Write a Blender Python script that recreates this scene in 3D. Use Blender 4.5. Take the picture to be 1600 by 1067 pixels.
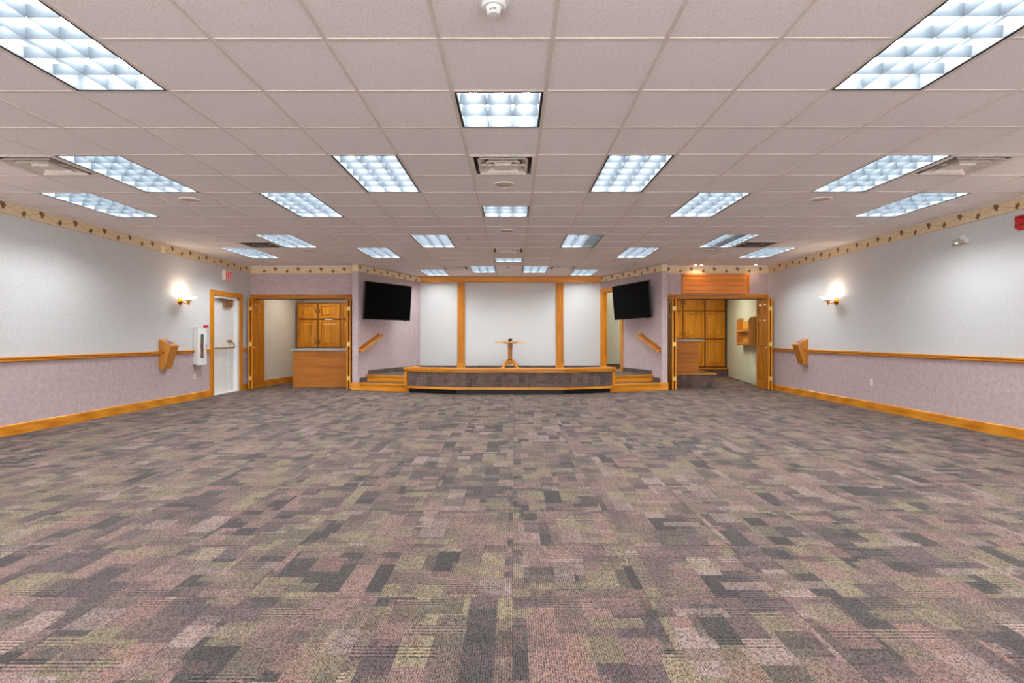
import bpy, bmesh, math, random
from mathutils import Vector, Matrix
random.seed(7)
for o in list(bpy.data.objects):
    bpy.data.objects.remove(o)
SC = bpy.context.scene
COL = SC.collection
PI = math.pi

# ------------------------------------------------------------------ camera, world, exposure
CAMZ = 1.145
F_PX = 840.1
YAW = 0.00219
cam = bpy.data.objects.new('camera', bpy.data.cameras.new('camera'))
COL.objects.link(cam)
cam.location = (0, 0, CAMZ)
cam.rotation_euler = (PI / 2, 0, YAW)
cam.data.sensor_width = 36.0
cam.data.lens = F_PX / 1600 * 36
cam.data.shift_y = -(533.5 - 527.27) / 1600
cam.data.clip_start = 0.02
SC.camera = cam
WORLD_STRENGTH = 4.2
world = bpy.data.worlds.new('world')
SC.world = world
world.use_nodes = True
world.node_tree.nodes['Background'].inputs[0].default_value = (0.98, 0.98, 1.0, 1)
world.node_tree.nodes['Background'].inputs[1].default_value = WORLD_STRENGTH
SC.view_settings.view_transform = 'Standard'
SC.view_settings.look = 'None'
SC.view_settings.gamma = 1.0
SC.view_settings.use_curve_mapping = False
SC.view_settings.exposure = 0.74
FIX_STRENGTH = 41.0          # fluorescent strips of the ceiling fixtures
SCONCE_W = 2.6
SC.cycles.use_denoising = True
SC.cycles.denoising_prefilter = 'NONE'
SC.cycles.max_bounces = 10
SC.cycles.diffuse_bounces = 7
SC.cycles.sample_clamp_indirect = 6.0

# ------------------------------------------------------------------ constants of the place
CEIL = 2.745
T = 0.6096
GX0, GY0 = -0.3985, 2.885           # ceiling grid origin
XL, XR = GX0 - 9 * T, GX0 + 10 * T  # side walls
YB = -3.2                           # the room goes on a little behind the camera
YH = 12.03                          # wall with the two side openings
HDR = 2.01                          # top of the side openings
YS = 14.2                           # wall behind the stage
MC = -0.148                         # mirror: x -> MC - x


def mx(x):
    return MC - x


# ------------------------------------------------------------------ material helpers
def srgb(r, g, b):
    def f(c):
        c /= 255.0
        return c / 12.92 if c <= 0.04045 else ((c + 0.055) / 1.055) ** 2.4
    return (f(r), f(g), f(b), 1.0)


class NT:
    def __init__(self, name):
        self.mat = bpy.data.materials.new(name)
        self.mat.use_nodes = True
        self.nt = self.mat.node_tree
        self.b = self.nt.nodes['Principled BSDF']

    def node(self, typ, **kw):
        n = self.nt.nodes.new(typ)
        for k, v in kw.items():
            setattr(n, k, v)
        return n

    def put(self, sock, v):
        if isinstance(v, bpy.types.NodeSocket):
            self.nt.links.new(v, sock)
        elif v is not None:
            sock.default_value = v

    def math(self, op, a, b=None, c=None, clamp=False):
        n = self.node('ShaderNodeMath', operation=op, use_clamp=clamp)
        self.put(n.inputs[0], a)
        if b is not None:
            self.put(n.inputs[1], b)
        if c is not None:
            self.put(n.inputs[2], c)
        return n.outputs[0]

    def xyz(self, x, y, z=0.0):
        n = self.node('ShaderNodeCombineXYZ')
        self.put(n.inputs[0], x)
        self.put(n.inputs[1], y)
        self.put(n.inputs[2], z)
        return n.outputs[0]

    def white(self, x, y, z=0.0):
        n = self.node('ShaderNodeTexWhiteNoise', noise_dimensions='3D')
        self.put(n.inputs['Vector'], self.xyz(x, y, z))
        return n.outputs['Value']

    def noise(self, vec, scale, detail=3.0, rough=0.55):
        n = self.node('ShaderNodeTexNoise')
        self.put(n.inputs['Vector'], vec)
        n.inputs['Scale'].default_value = scale
        n.inputs['Detail'].default_value = detail
        n.inputs['Roughness'].default_value = rough
        return n.outputs[0]

    def ramp(self, fac, stops, interp='LINEAR'):
        n = self.node('ShaderNodeValToRGB')
        cr = n.color_ramp
        cr.interpolation = interp
        while len(cr.elements) < len(stops):
            cr.elements.new(0.5)
        for e, (p, c) in zip(cr.elements, stops):
            e.position = p
            e.color = c
        self.put(n.inputs[0], fac)
        return n.outputs[0]

    def mix(self, fac, a, b, blend='MIX'):
        n = self.node('ShaderNodeMix', data_type='RGBA', blend_type=blend)
        self.put(n.inputs[0], fac)
        self.put(n.inputs[6], a)
        self.put(n.inputs[7], b)
        return n.outputs[2]

    def coords(self, kind='Object'):
        if kind == 'World':
            return self.node('ShaderNodeNewGeometry').outputs['Position']
        return self.node('ShaderNodeTexCoord').outputs[kind]

    def mapping(self, vec, scale=(1, 1, 1), loc=(0, 0, 0)):
        n = self.node('ShaderNodeMapping')
        self.put(n.inputs[0], vec)
        n.inputs['Scale'].default_value = scale
        n.inputs['Location'].default_value = loc
        return n.outputs[0]

    def sep(self, vec):
        n = self.node('ShaderNodeSeparateXYZ')
        self.put(n.inputs[0], vec)
        return n.outputs

    def bump(self, h, strength=0.2, dist=0.01):
        n = self.node('ShaderNodeBump')
        n.inputs['Strength'].default_value = strength
        n.inputs['Distance'].default_value = dist
        self.put(n.inputs['Height'], h)
        self.put(self.b.inputs['Normal'], n.outputs[0])

    def done(self, col=None, rough=0.6, metal=0.0, spec=0.4):
        self.put(self.b.inputs['Base Color'], col)
        self.put(self.b.inputs['Roughness'], rough)
        self.b.inputs['Metallic'].default_value = metal
        self.b.inputs['Specular IOR Level'].default_value = spec
        return self.mat


def plain(name, rgb, rough=0.6, metal=0.0, spec=0.4, var=0.06, scale=14.0):
    m = NT(name)
    n = m.noise(m.coords(), scale)
    c = srgb(*rgb)
    lo = tuple(v * (1 - var) for v in c[:3]) + (1,)
    hi = tuple(min(1, v * (1 + var)) for v in c[:3]) + (1,)
    return m.done(m.ramp(n, [(0.3, lo), (0.7, hi)]), rough, metal, spec)


def emit(name, rgb, strength, sample=True):
    m = NT(name)
    m.b.inputs['Base Color'].default_value = (0.8, 0.8, 0.8, 1)
    m.b.inputs['Emission Color'].default_value = rgb + (1,)
    m.b.inputs['Emission Strength'].default_value = strength
    if not sample:
        m.mat.cycles.emission_sampling = 'NONE'
    return m.mat


def oak(name, axis, light, dark, rough=0.34, fine=1.0):
    m = NT(name)
    v = m.coords('World')
    s = [34 * fine] * 3
    for q in axis:
        s['xyz'.index(q)] = 1.6
    a = m.noise(m.mapping(v, tuple(s)), 1.0, 4.0, 0.6)
    s2 = [9.0 * fine] * 3
    for q in axis:
        s2['xyz'.index(q)] = 0.7
    w = m.node('ShaderNodeTexWave', wave_type='RINGS')
    m.put(w.inputs['Vector'], m.mapping(v, tuple(s2), (0.3, 0.7, 0.2)))
    w.inputs['Scale'].default_value = 0.8
    w.inputs['Distortion'].default_value = 5.0
    w.inputs['Detail'].default_value = 3.0
    t = m.math('ADD', m.math('MULTIPLY', a, 0.75), m.math('MULTIPLY', w.outputs[1], 0.25))
    big = m.noise(v, 1.3, 1.0)
    t = m.math('ADD', t, m.math('MULTIPLY', m.math('SUBTRACT', big, 0.5), 0.25))
    col = m.ramp(t, [(0.25, srgb(*dark)), (0.5, srgb(*[(l * 2 + d) / 3 for l, d in zip(light, dark)])), (0.72, srgb(*light))])
    m.bump(a, 0.08, 0.004)
    return m.done(col, rough, 0.0, 0.3)


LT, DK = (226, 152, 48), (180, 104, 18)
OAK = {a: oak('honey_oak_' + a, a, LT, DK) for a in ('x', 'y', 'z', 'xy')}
DOAK = {a: oak('golden_oak_' + a, a, (212, 138, 42), (148, 84, 14)) for a in 'xyz'}
CAB = {a: oak('amber_oak_' + a, a, (214, 142, 40), (148, 86, 12)) for a in 'xz'}
LOAK = {a: oak('light_oak_' + a, a, (212, 146, 70), (176, 110, 40)) for a in 'xyz'}


def carpet(name, axes, tint=1.0, tiled=True, ts=0.592, ox=0.0, oy=0.0, contrast=1.0):
    """patchwork loop carpet: rectangles of many greys, pinstriped"""
    m = NT(name)
    p = m.sep(m.coords('World'))
    X, Y = p[axes[0]], p[axes[1]]
    if tiled:
        tx = m.math('FLOOR', m.math('DIVIDE', m.math('SUBTRACT', X, ox), ts))
        ty = m.math('FLOOR', m.math('DIVIDE', m.math('SUBTRACT', Y, oy), ts))
        rx = m.math('MULTIPLY', m.white(tx, ty, 3.1), 7.0)
        ry = m.math('MULTIPLY', m.white(tx, ty, 9.7), 7.0)
        X2, Y2 = m.math('ADD', X, rx), m.math('ADD', Y, ry)
    else:
        X2, Y2 = X, Y

    def columns(w, l, seed):
        i = m.math('FLOOR', m.math('DIVIDE', X2, w))
        j = m.math('FLOOR', m.math('ADD', m.math('DIVIDE', Y2, l), m.math('MULTIPLY', m.white(i, seed), 3.0)))
        return i, j

    def rows(h, l, seed):
        j = m.math('FLOOR', m.math('DIVIDE', Y2, h))
        i = m.math('FLOOR', m.math('ADD', m.math('DIVIDE', X2, l), m.math('MULTIPLY', m.white(j, seed), 3.0)))
        return i, j

    cols = [(78, 70, 70), (124, 108, 96), (139, 114, 107), (97, 83, 84), (131, 118, 99), (114, 98, 91),
            (151, 131, 124), (84, 77, 74), (140, 112, 104), (108, 92, 91), (140, 126, 106), (128, 105, 100)]
    mean = (116, 99, 93)
    stops = [(k / len(cols), srgb(*[min(255, (m_ + (c - m_) * contrast) * tint) for c, m_ in zip(cols[k], mean)])) for k in range(len(cols))]
    i1, j1 = columns(0.118, 0.31, 1.7)
    i2, j2 = rows(0.074, 0.22, 5.3)
    i3, j3 = columns(0.148, 0.17, 8.9)
    c1 = m.ramp(m.white(i1, j1, 0.5), stops, 'CONSTANT')
    c2 = m.ramp(m.white(i2, j2, 1.5), stops, 'CONSTANT')
    c3 = m.ramp(m.white(i3, j3, 2.5), stops, 'CONSTANT')
    c = m.mix(m.math('MULTIPLY', m.math('GREATER_THAN', m.white(i2, j2, 4.5), 0.6), 0.62), c1, c2)
    c = m.mix(m.math('MULTIPLY', m.math('GREATER_THAN', m.white(i3, j3, 6.5), 0.62), 0.6), c, c3)
    # pinstripes, mostly running away from the camera, some patches crosswise
    sv = m.math('SINE', m.math('MULTIPLY', X, 2 * PI / 0.0092))
    sh = m.math('SINE', m.math('MULTIPLY', Y, 2 * PI / 0.021))
    pick = m.math('GREATER_THAN', m.white(i2, j2, 7.5), 0.86)
    st = m.math('ADD', m.math('MULTIPLY', sv, m.math('SUBTRACT', 0.3, m.math('MULTIPLY', pick, 0.3))),
                m.math('MULTIPLY', sh, m.math('MULTIPLY', pick, 0.5)))
    sp = m.white(m.math('FLOOR', m.math('MULTIPLY', X, 210)), m.math('FLOOR', m.math('MULTIPLY', Y, 150)), 2.0)
    hue = m.white(m.math('FLOOR', m.math('MULTIPLY', X, 160)), m.math('FLOOR', m.math('MULTIPLY', Y, 55)), 5.0)
    f = m.math('ADD', m.math('ADD', 0.98, st), m.math('MULTIPLY', m.math('SUBTRACT', sp, 0.5), 1.2))
    warm = m.ramp(hue, [(0.0, (1.0, 0.94, 0.98, 1)), (0.45, (0.96, 1.0, 0.96, 1)), (0.7, (1.04, 0.99, 0.92, 1)),
                        (1.0, (1.18, 0.94, 0.88, 1))])
    c = m.mix(1.0, c, warm, 'MULTIPLY')
    g = m.node('ShaderNodeVectorMath', operation='SCALE')
    m.put(g.inputs[0], c)
    m.put(g.inputs['Scale'], f)
    m.bump(sp, 0.35, 0.004)
    m.b.inputs['Sheen Weight'].default_value = 0.1
    m.b.inputs['Sheen Roughness'].default_value = 0.5
    m.b.inputs['Sheen Tint'].default_value = (1.0, 0.95, 0.9, 1)
    return m.done(g.outputs[0], 0.95, 0.0, 0.1)


TS = 0.592
CARPET = carpet('patchwork_carpet', (0, 1), 0.775, contrast=1.2)
CARPET_V = carpet('patchwork_carpet_upright', (0, 2), 0.86, tiled=False, contrast=0.45)
CARPET_W = carpet('patchwork_carpet_base', (1, 2), 0.82, tiled=False, contrast=0.3)


def wallpaper(name, a, b, scale, rough=0.8):
    m = NT(name)
    v = m.coords('World')
    n1 = m.noise(v, scale, 5.0, 0.7)
    n2 = m.noise(v, scale * 5.5, 2.0)
    t = m.math('ADD', m.math('MULTIPLY', n1, 0.6), m.math('MULTIPLY', n2, 0.4))
    return m.done(m.ramp(t, [(0.36, srgb(*a)), (0.64, srgb(*b))]), rough, 0.0, 0.2)


LAV = wallpaper('lavender_wallpaper', (176, 156, 156), (202, 184, 183), 16)
WHT = wallpaper('white_wallpaper', (200, 198, 197), (217, 216, 215), 40)
STW = wallpaper('stage_white_wallpaper', (199, 197, 194), (210, 208, 205), 50)
BEIGE = wallpaper('beige_wallpaper', (208, 200, 184), (222, 216, 200), 30)
SAGE = wallpaper('sage_wallpaper', (196, 196, 176), (214, 214, 194), 30)
BORDER = wallpaper('border_paper', (222, 198, 160), (236, 216, 180), 22)
LEAF = plain('ivy_leaf_print', (128, 96, 68), 0.8, var=0.3, scale=30)
VINE = plain('ivy_vine_print', (208, 180, 140), 0.8, var=0.1, scale=20)


def tile_mat():
    m = NT('ceiling_tile_mineral')
    v = m.coords('World')
    n = m.noise(v, 130, 2.0, 0.6)
    big = m.noise(v, 0.9, 1.0)
    base = m.ramp(big, [(0.3, srgb(245, 241, 242)), (0.7, srgb(249, 245, 245))])
    c = m.mix(m.ramp(n, [(0.36, (1, 1, 1, 1)), (0.44, (0, 0, 0, 1))]), base, srgb(222, 214, 210))
    m.bump(n, 0.25, 0.003)
    return m.done(c, 0.9, 0.0, 0.1)


TILE = tile_mat()
TEE = plain('grid_enamel', (228, 220, 212), 0.6)
PLENUM = plain('plenum_dark', (40, 38, 36), 0.9)
BLACK = plain('black_paint', (14, 14, 15), 0.5)
GAP = plain('fixture_shadow_gap', (34, 32, 36), 0.5)  # shade of the gap round each fixture, put into the colour
HOUSE = plain('fixture_enamel', (100, 105, 110), 0.4)
LOUVRE = plain('louvre_satin', (86, 92, 98), 0.35, 0.2, var=0.02)
STRIP = emit('fluorescent_strip', (0.90, 0.965, 1.0), FIX_STRENGTH)
STRIPOFF = emit('fluorescent_strip_off_glow', (1.0, 0.95, 0.88), FIX_STRENGTH * 0.16)  # unlit tube; faint glow added to lighten its column
BRASS = plain('polished_brass', (206, 152, 50), 0.22, 1.0)
HINGE = plain('pale_brass', (226, 200, 120), 0.35, 0.5)
BRONZE = plain('dull_brass', (176, 142, 92), 0.4, 0.7)
WHITEP = plain('white_enamel', (232, 232, 230), 0.45)
DOORW = plain('white_door_paint', (240, 240, 238), 0.5)
IVORY = plain('ivory_plastic', (224, 212, 196), 0.5)
GREYP = plain('grey_paint', (140, 136, 130), 0.6)
VENTM = plain('vent_enamel', (236, 228, 218), 0.45)
VENTP = plain('vent_pan', (128, 120, 114), 0.6)
DUSTY = plain('dusty_vent_enamel', (112, 104, 96), 0.8, var=0.4, scale=9)
VENTD = plain('duct_dark', (20, 20, 22), 0.8)
LAM = plain('blue_grey_laminate', (168, 180, 186), 0.35)
RED = plain('red_plastic', (206, 12, 18), 0.35)
DARKRED = plain('dark_red_mark', (70, 4, 8), 0.5)
SCREEN = plain('tv_glass', (2, 2, 2), 0.5, spec=0.05)
TVB = plain('tv_bezel', (18, 18, 19), 0.35)
TVBACK = plain('tv_back', (44, 44, 46), 0.6)
PLASTIC = plain('clear_sheet', (222, 222, 206), 0.3)
TAPE = plain('blue_tape', (70, 120, 220), 0.6)
GREENG = emit('green_indicator', (0.1, 1.0, 0.35), 2.0, False)
REDG = emit('exit_letters', (1.0, 0.03, 0.04), 0.2, False)
REDG.node_tree.nodes['Principled BSDF'].inputs['Base Color'].default_value = srgb(214, 20, 24)
GOLDP = plain('yellow_oak_board', (214, 160, 60), 0.5)
DKWOOD = plain('dark_handle', (44, 30, 18), 0.4)


def glass_mat():
    m = NT('frosted_glass')
    m.b.inputs['Transmission Weight'].default_value = 0.35
    m.b.inputs['Subsurface Weight'].default_value = 0.0
    m.b.inputs['Emission Color'].default_value = (1.0, 0.86, 0.7, 1)
    m.b.inputs['Emission Strength'].default_value = 0.9
    m.mat.cycles.emission_sampling = 'NONE'
    return m.done(srgb(246, 236, 224), 0.25, 0.0, 0.5)


FROST = glass_mat()


def pane_mat():
    m = NT('window_glass')
    m.b.inputs['Transmission Weight'].default_value = 1.0
    m.b.inputs['IOR'].default_value = 1.05
    return m.done(srgb(236, 240, 240), 0.03, 0.0, 0.5)


PANE = pane_mat()


# ------------------------------------------------------------------ mesh helpers
class MB:
    """collects faces, then links ONE mesh object"""

    def __init__(self):
        self.v, self.f, self.m = [], [], []

    def add(self, verts, faces, mat=0, M=None):
        n = len(self.v)
        for p in verts:
            p = Vector(p)
            self.v.append(tuple(M @ p) if M else tuple(p))
        for f in faces:
            self.f.append([n + i for i in f])
            self.m.append(mat)
        return self

    def box(self, a, b, mat=0, M=None):
        x0, x1 = sorted((a[0], b[0]))
        y0, y1 = sorted((a[1], b[1]))
        z0, z1 = sorted((a[2], b[2]))
        vs = [(x0, y0, z0), (x1, y0, z0), (x1, y1, z0), (x0, y1, z0), (x0, y0, z1), (x1, y0, z1), (x1, y1, z1), (x0, y1, z1)]
        fs = [(0, 3, 2, 1), (4, 5, 6, 7), (0, 1, 5, 4), (1, 2, 6, 5), (2, 3, 7, 6), (3, 0, 4, 7)]
        return self.add(vs, fs, mat, M)

    def raised(self, a, b, axis, sgn, h, inset, mat=0):
        """a box whose face along axis*sgn is chamfered in by inset over height h"""
        a, b = list(a), list(b)
        lo = [min(a[i], b[i]) for i in range(3)]
        hi = [max(a[i], b[i]) for i in range(3)]
        u, w = [i for i in range(3) if i != axis]
        base = lo[axis] if sgn > 0 else hi[axis]
        top = hi[axis] if sgn > 0 else lo[axis]
        mid = top - sgn * h
        vs = []
        for lev, ins in ((base, 0), (mid, 0), (top, inset)):
            for (p, q) in ((lo[u] + ins, lo[w] + ins), (hi[u] - ins, lo[w] + ins), (hi[u] - ins, hi[w] - ins), (lo[u] + ins, hi[w] - ins)):
                v = [0, 0, 0]
                v[axis], v[u], v[w] = lev, p, q
                vs.append(tuple(v))
        fs = [(0, 1, 2, 3), (8, 9, 10, 11)]
        for k in (0, 4):
            for i in range(4):
                j = (i + 1) % 4
                fs.append((k + i, k + j, k + 4 + j, k + 4 + i))
        return self.add(vs, fs, mat)

    def prism(self, poly, z0, z1, mat=0, M=None):
        """poly in xy, extruded z0..z1"""
        n = len(poly)
        vs = [(p[0], p[1], z0) for p in poly] + [(p[0], p[1], z1) for p in poly]
        fs = [tuple(range(n))[::-1], tuple(range(n, 2 * n))] + [(i, (i + 1) % n, n + (i + 1) % n, n + i) for i in range(n)]
        return self.add(vs, fs, mat, M)

    def prism_ax(self, poly, axis, a0, a1, mat=0, M=None):
        """poly given in the two other axes (cyclic order kept: x->(y,z), y->(x,z))"""
        n = len(poly)
        vs = []
        for a in (a0, a1):
            for p in poly:
                vs.append((a, p[0], p[1]) if axis == 0 else (p[0], a, p[1]) if axis == 1 else (p[0], p[1], a))
        fs = [tuple(range(n))[::-1], tuple(range(n, 2 * n))] + [(i, (i + 1) % n, n + (i + 1) % n, n + i) for i in range(n)]
        return self.add(vs, fs, mat, M)

    def tube(self, pts, r, seg=8, mat=0, M=None, cap=True):
        pts = [Vector(p) for p in pts]
        rs = r if isinstance(r, (list, tuple)) else [r] * len(pts)
        vs, fs = [], []
        for k, p in enumerate(pts):
            d = (pts[min(k + 1, len(pts) - 1)] - pts[max(k - 1, 0)]).normalized()
            up = Vector((0, 0, 1)) if abs(d.z) < 0.9 else Vector((1, 0, 0))
            a = d.cross(up).normalized()
            b = a.cross(d).normalized()
            for i in range(seg):
                t = 2 * PI * i / seg
                vs.append(p + (a * math.cos(t) + b * math.sin(t)) * rs[k])
        for k in range(len(pts) - 1):
            for i in range(seg):
                j = (i + 1) % seg
                fs.append((k * seg + i, k * seg + j, (k + 1) * seg + j, (k + 1) * seg + i))
        if cap:
            fs.append(tuple(range(seg)))
            fs.append(tuple(range((len(pts) - 1) * seg, len(pts) * seg))[::-1])
        return self.add(vs, fs, mat, M)

    def lathe(self, prof, seg=16, mat=0, M=None, wob=0.0, lobes=0):
        """prof = [(r,z)...] about z"""
        vs, fs = [], []
        for (r, z) in prof:
            for i in range(seg):
                t = 2 * PI * i / seg
                rr = r * (1 + (wob * math.cos(lobes * t) if lobes else 0))
                vs.append((rr * math.cos(t), rr * math.sin(t), z))
        for k in range(len(prof) - 1):
            for i in range(seg):
                j = (i + 1) % seg
                fs.append((k * seg + i, k * seg + j, (k + 1) * seg + j, (k + 1) * seg + i))
        fs.append(tuple(range(seg))[::-1])
        fs.append(tuple(range((len(prof) - 1) * seg, len(prof) * seg)))
        return self.add(vs, fs, mat, M)

    def build(self, name, mats, parent=None, smooth=False, origin=None):
        if not isinstance(mats, (list, tuple)):
            mats = [mats]
        me = bpy.data.meshes.new(name)
        vs = self.v
        if origin is not None:
            vs = [(x - origin[0], y - origin[1], z - origin[2]) for x, y, z in vs]
        elif parent is not None and parent.get('_world'):
            l = parent['_loc']
            vs = [(x - l[0], y - l[1], z - l[2]) for x, y, z in vs]
        me.from_pydata(vs, [], self.f)
        for mt in mats:
            me.materials.append(mt)
        if len(mats) > 1:
            me.polygons.foreach_set('material_index', self.m)
        if smooth:
            me.polygons.foreach_set('use_smooth', [True] * len(me.polygons))
        bm = bmesh.new()
        bm.from_mesh(me)
        bmesh.ops.recalc_face_normals(bm, faces=bm.faces)
        bm.to_mesh(me)
        bm.free()
        if smooth:
            me.set_sharp_from_angle(angle=math.radians(40))
        me.update()
        o = bpy.data.objects.new(name, me)
        COL.objects.link(o)
        if origin is not None:
            o.location = origin
        if parent is not None:
            o.parent = parent
            if parent.get('_world') and parent.type == 'EMPTY':
                pass
        return o


def tag(o, label=None, cat=None, group=None, kind=None):
    if label:
        o['label'] = label
    if cat:
        o['category'] = cat
    if group:
        o['group'] = group
    if kind:
        o['kind'] = kind
    return o


def thing(name, label, cat, loc=(0, 0, 0), rot=(0, 0, 0), group=None):
    """an Empty at the thing's base; parts are given in WORLD coords when rot is zero, else local"""
    o = bpy.data.objects.new(name, None)
    o.empty_display_size = 0.1
    COL.objects.link(o)
    o.location = loc
    o.rotation_euler = rot
    tag(o, label, cat, group)
    return o


class TH:
    """thing whose parts are written in world coordinates"""

    def __init__(self, name, label, cat, loc, group=None, kind=None):
        self.o = thing(name, label, cat, loc, group=group)
        if kind:
            self.o['kind'] = kind
        self.loc = loc

    def part(self, name, mb, mats, parent=None, smooth=False, label=None):
        mb.v = [(x - self.loc[0], y - self.loc[1], z - self.loc[2]) for x, y, z in mb.v]
        p = mb.build(name, mats, parent or self.o, smooth)
        if label:
            p['label'] = label
        return p


def struct(name, mb, mats, label=None, smooth=False):
    o = mb.build(name, mats, None, smooth)
    o['kind'] = 'structure'
    if label:
        o['label'] = label
    return o


def kid(name, mb, mats, parent, smooth=False):
    """child of a structure mesh that sits at the world origin"""
    return mb.build(name, mats, parent, smooth)


def share(o, name, loc, parent, rot=None):
    c = bpy.data.objects.new(name, o.data)
    COL.objects.link(c)
    c.parent = parent
    c.location = loc
    if rot:
        c.rotation_euler = rot
    return c


def project(x, y, z):
    xr, yr = x * math.cos(YAW) + y * math.sin(YAW), -x * math.sin(YAW) + y * math.cos(YAW)
    if yr < 0.3:
        return None
    return 800 + F_PX * xr / yr, 527.27 - F_PX * (z - CAMZ) / yr


def offset_line(pts, d):
    """offset an open polyline (xy) to its left by d, mitred"""
    out = []
    n = len(pts)
    for i in range(n):
        ns = []
        if i > 0:
            a, b = pts[i - 1], pts[i]
            l = math.hypot(b[0] - a[0], b[1] - a[1])
            ns.append((-(b[1] - a[1]) / l, (b[0] - a[0]) / l))
        if i < n - 1:
            a, b = pts[i], pts[i + 1]
            l = math.hypot(b[0] - a[0], b[1] - a[1])
            ns.append((-(b[1] - a[1]) / l, (b[0] - a[0]) / l))
        if len(ns) == 1:
            q = ns[0]
            k = 1
        else:
            q = (ns[0][0] + ns[1][0], ns[0][1] + ns[1][1])
            l = math.hypot(*q)
            q = (q[0] / l, q[1] / l)
            k = 1 / (q[0] * ns[0][0] + q[1] * ns[0][1])
        out.append((pts[i][0] + q[0] * d * k, pts[i][1] + q[1] * d * k))
    return out


def strip(mb, pts, d0, d1, z0, z1, mat=0):
    a, b = offset_line(pts, d0), offset_line(pts, d1)
    n = len(pts)
    for i in range(n - 1):
        poly = [a[i], a[i + 1], b[i + 1], b[i]]
        mb.prism(poly, z0, z1, mat)
    return mb


# ------------------------------------------------------------------ floor
flo = MB()
flo.box((XL - 0.1, YB, -0.06), (XR + 0.1, YH + 0.1, -0.012))
flo.prism([(XL - 0.1, YH + 0.1), (XR + 0.1, YH + 0.1), (6.9, 17.0), (-6.0, 17.0)], -0.06, -0.012)
FLOOR = struct('floor', flo, PLENUM)
tl = MB().raised((0.0004, 0.0004, -0.012), (TS - 0.0004, TS - 0.0004, 0.0), 2, 1, 0.0015, 0.001)
tl_o = tl.build('carpet_tile', CARPET, FLOOR)
cells = []
i0, i1 = math.floor(-6.05 / TS), math.ceil(6.7 / TS)
j0, j1 = math.floor(YB / TS), math.ceil(16.6 / TS)
for i in range(i0, i1):
    for j in range(j0, j1):
        x, y = i * TS, j * TS
        if y + TS < YH and (x + TS < XL or x > XR):
            continue
        c = project(x + TS / 2, y + TS / 2, 0)
        area = 0
        if y > 1.0 and c and -80 < c[0] < 1680 and 0 < c[1] < 1200:
            area = 1 / (y + TS / 2) ** 3
            if y > YH and (abs(x + 0.3) < 3.3):
                area = 0
        cells.append((area, i, j))
cells.sort(reverse=True)
first = True
rest = MB()
for k, (a, i, j) in enumerate(cells):
    if k < 300 and a > 0:
        if first:
            tl_o.location = (i * TS, j * TS, 0)
            first = False
        else:
            share(tl_o, 'carpet_tile', (i * TS, j * TS, 0), FLOOR)
    else:
        rest.raised((i * TS + 0.0007, j * TS + 0.0007, -0.012), ((i + 1) * TS - 0.0007, (j + 1) * TS - 0.0007, 0.0), 2, 1, 0.002, 0.0015)
ro = kid('far_carpet_tiles', rest, CARPET, FLOOR)
ro['kind'] = 'stuff'

# ------------------------------------------------------------------ ceiling: slab, tees, tiles
cs = MB().box((XL - 0.15, YB, CEIL + 0.25), (XR + 0.15, YS + 0.2, CEIL + 0.3))
CEILING = struct('ceiling', cs, PLENUM)
LIGHTS = []   # (col, row0, row1, label, off column)


def fx(c, k0, k1, label, off=None):
    LIGHTS.append((c, k0, k1, label, off))


fx(-4, -1, 1, 'long ceiling light cut by the left edge of the photo top')
fx(4, -1, 1, 'long ceiling light cut by the top right corner of the photo')
fx(-6, 3, 5, 'long ceiling light beside the square vent at the far left')
fx(-2, 3, 5, 'long ceiling light just left of the middle square vent')
fx(2, 3, 5, 'long ceiling light just right of the middle square vent')
fx(6, 3, 5, 'long ceiling light beside the square vent at the far right')
fx(-8, 5, 7, 'long ceiling light one tile from the left wall, near the camera')
fx(-4, 5, 7, 'long ceiling light in second bank, midway between left wall and centre')
fx(4, 5, 7, 'long ceiling light in second bank, midway between right wall and centre')
fx(8, 5, 7, 'long ceiling light one tile from the right wall, near the red alarm')
fx(-6, 9, 11, 'long ceiling light over the left side, beside the dusty rear vent')
fx(-2, 9, 11, 'fully lit long ceiling light left of centre in third bank')
fx(2, 9, 11, 'long ceiling light right of centre with its right tube unlit', 2)
fx(6, 9, 11, 'long ceiling light on the right with its middle tube unlit', 1)
fx(-8, 11, 13, 'long ceiling light one tile from left wall, above the exit sign')
fx(-4, 11, 13, 'long ceiling light in front of the left television corner')
fx(4, 11, 13, 'long ceiling light in front of the right television corner')
fx(8, 11, 13, 'long ceiling light one tile from right wall, before the right opening')
fx(-1, 15, 17, 'ceiling light above the stage, left of the two beside centre')
fx(1, 15, 17, 'ceiling light above the stage, right of the two beside centre')
fx(-3, 16, 18, 'ceiling light above the stage against the left angled wall')
fx(3, 16, 18, 'ceiling light above the stage against the right angled wall')
fx(0, 1, 2, 'largest square ceiling light on the centre line, nearest the camera')
fx(0, 6, 7, 'square ceiling light on the centre line beyond the middle vent')
fx(0, 13, 14, 'smallest square ceiling light on the centre line before the stage')
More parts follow.
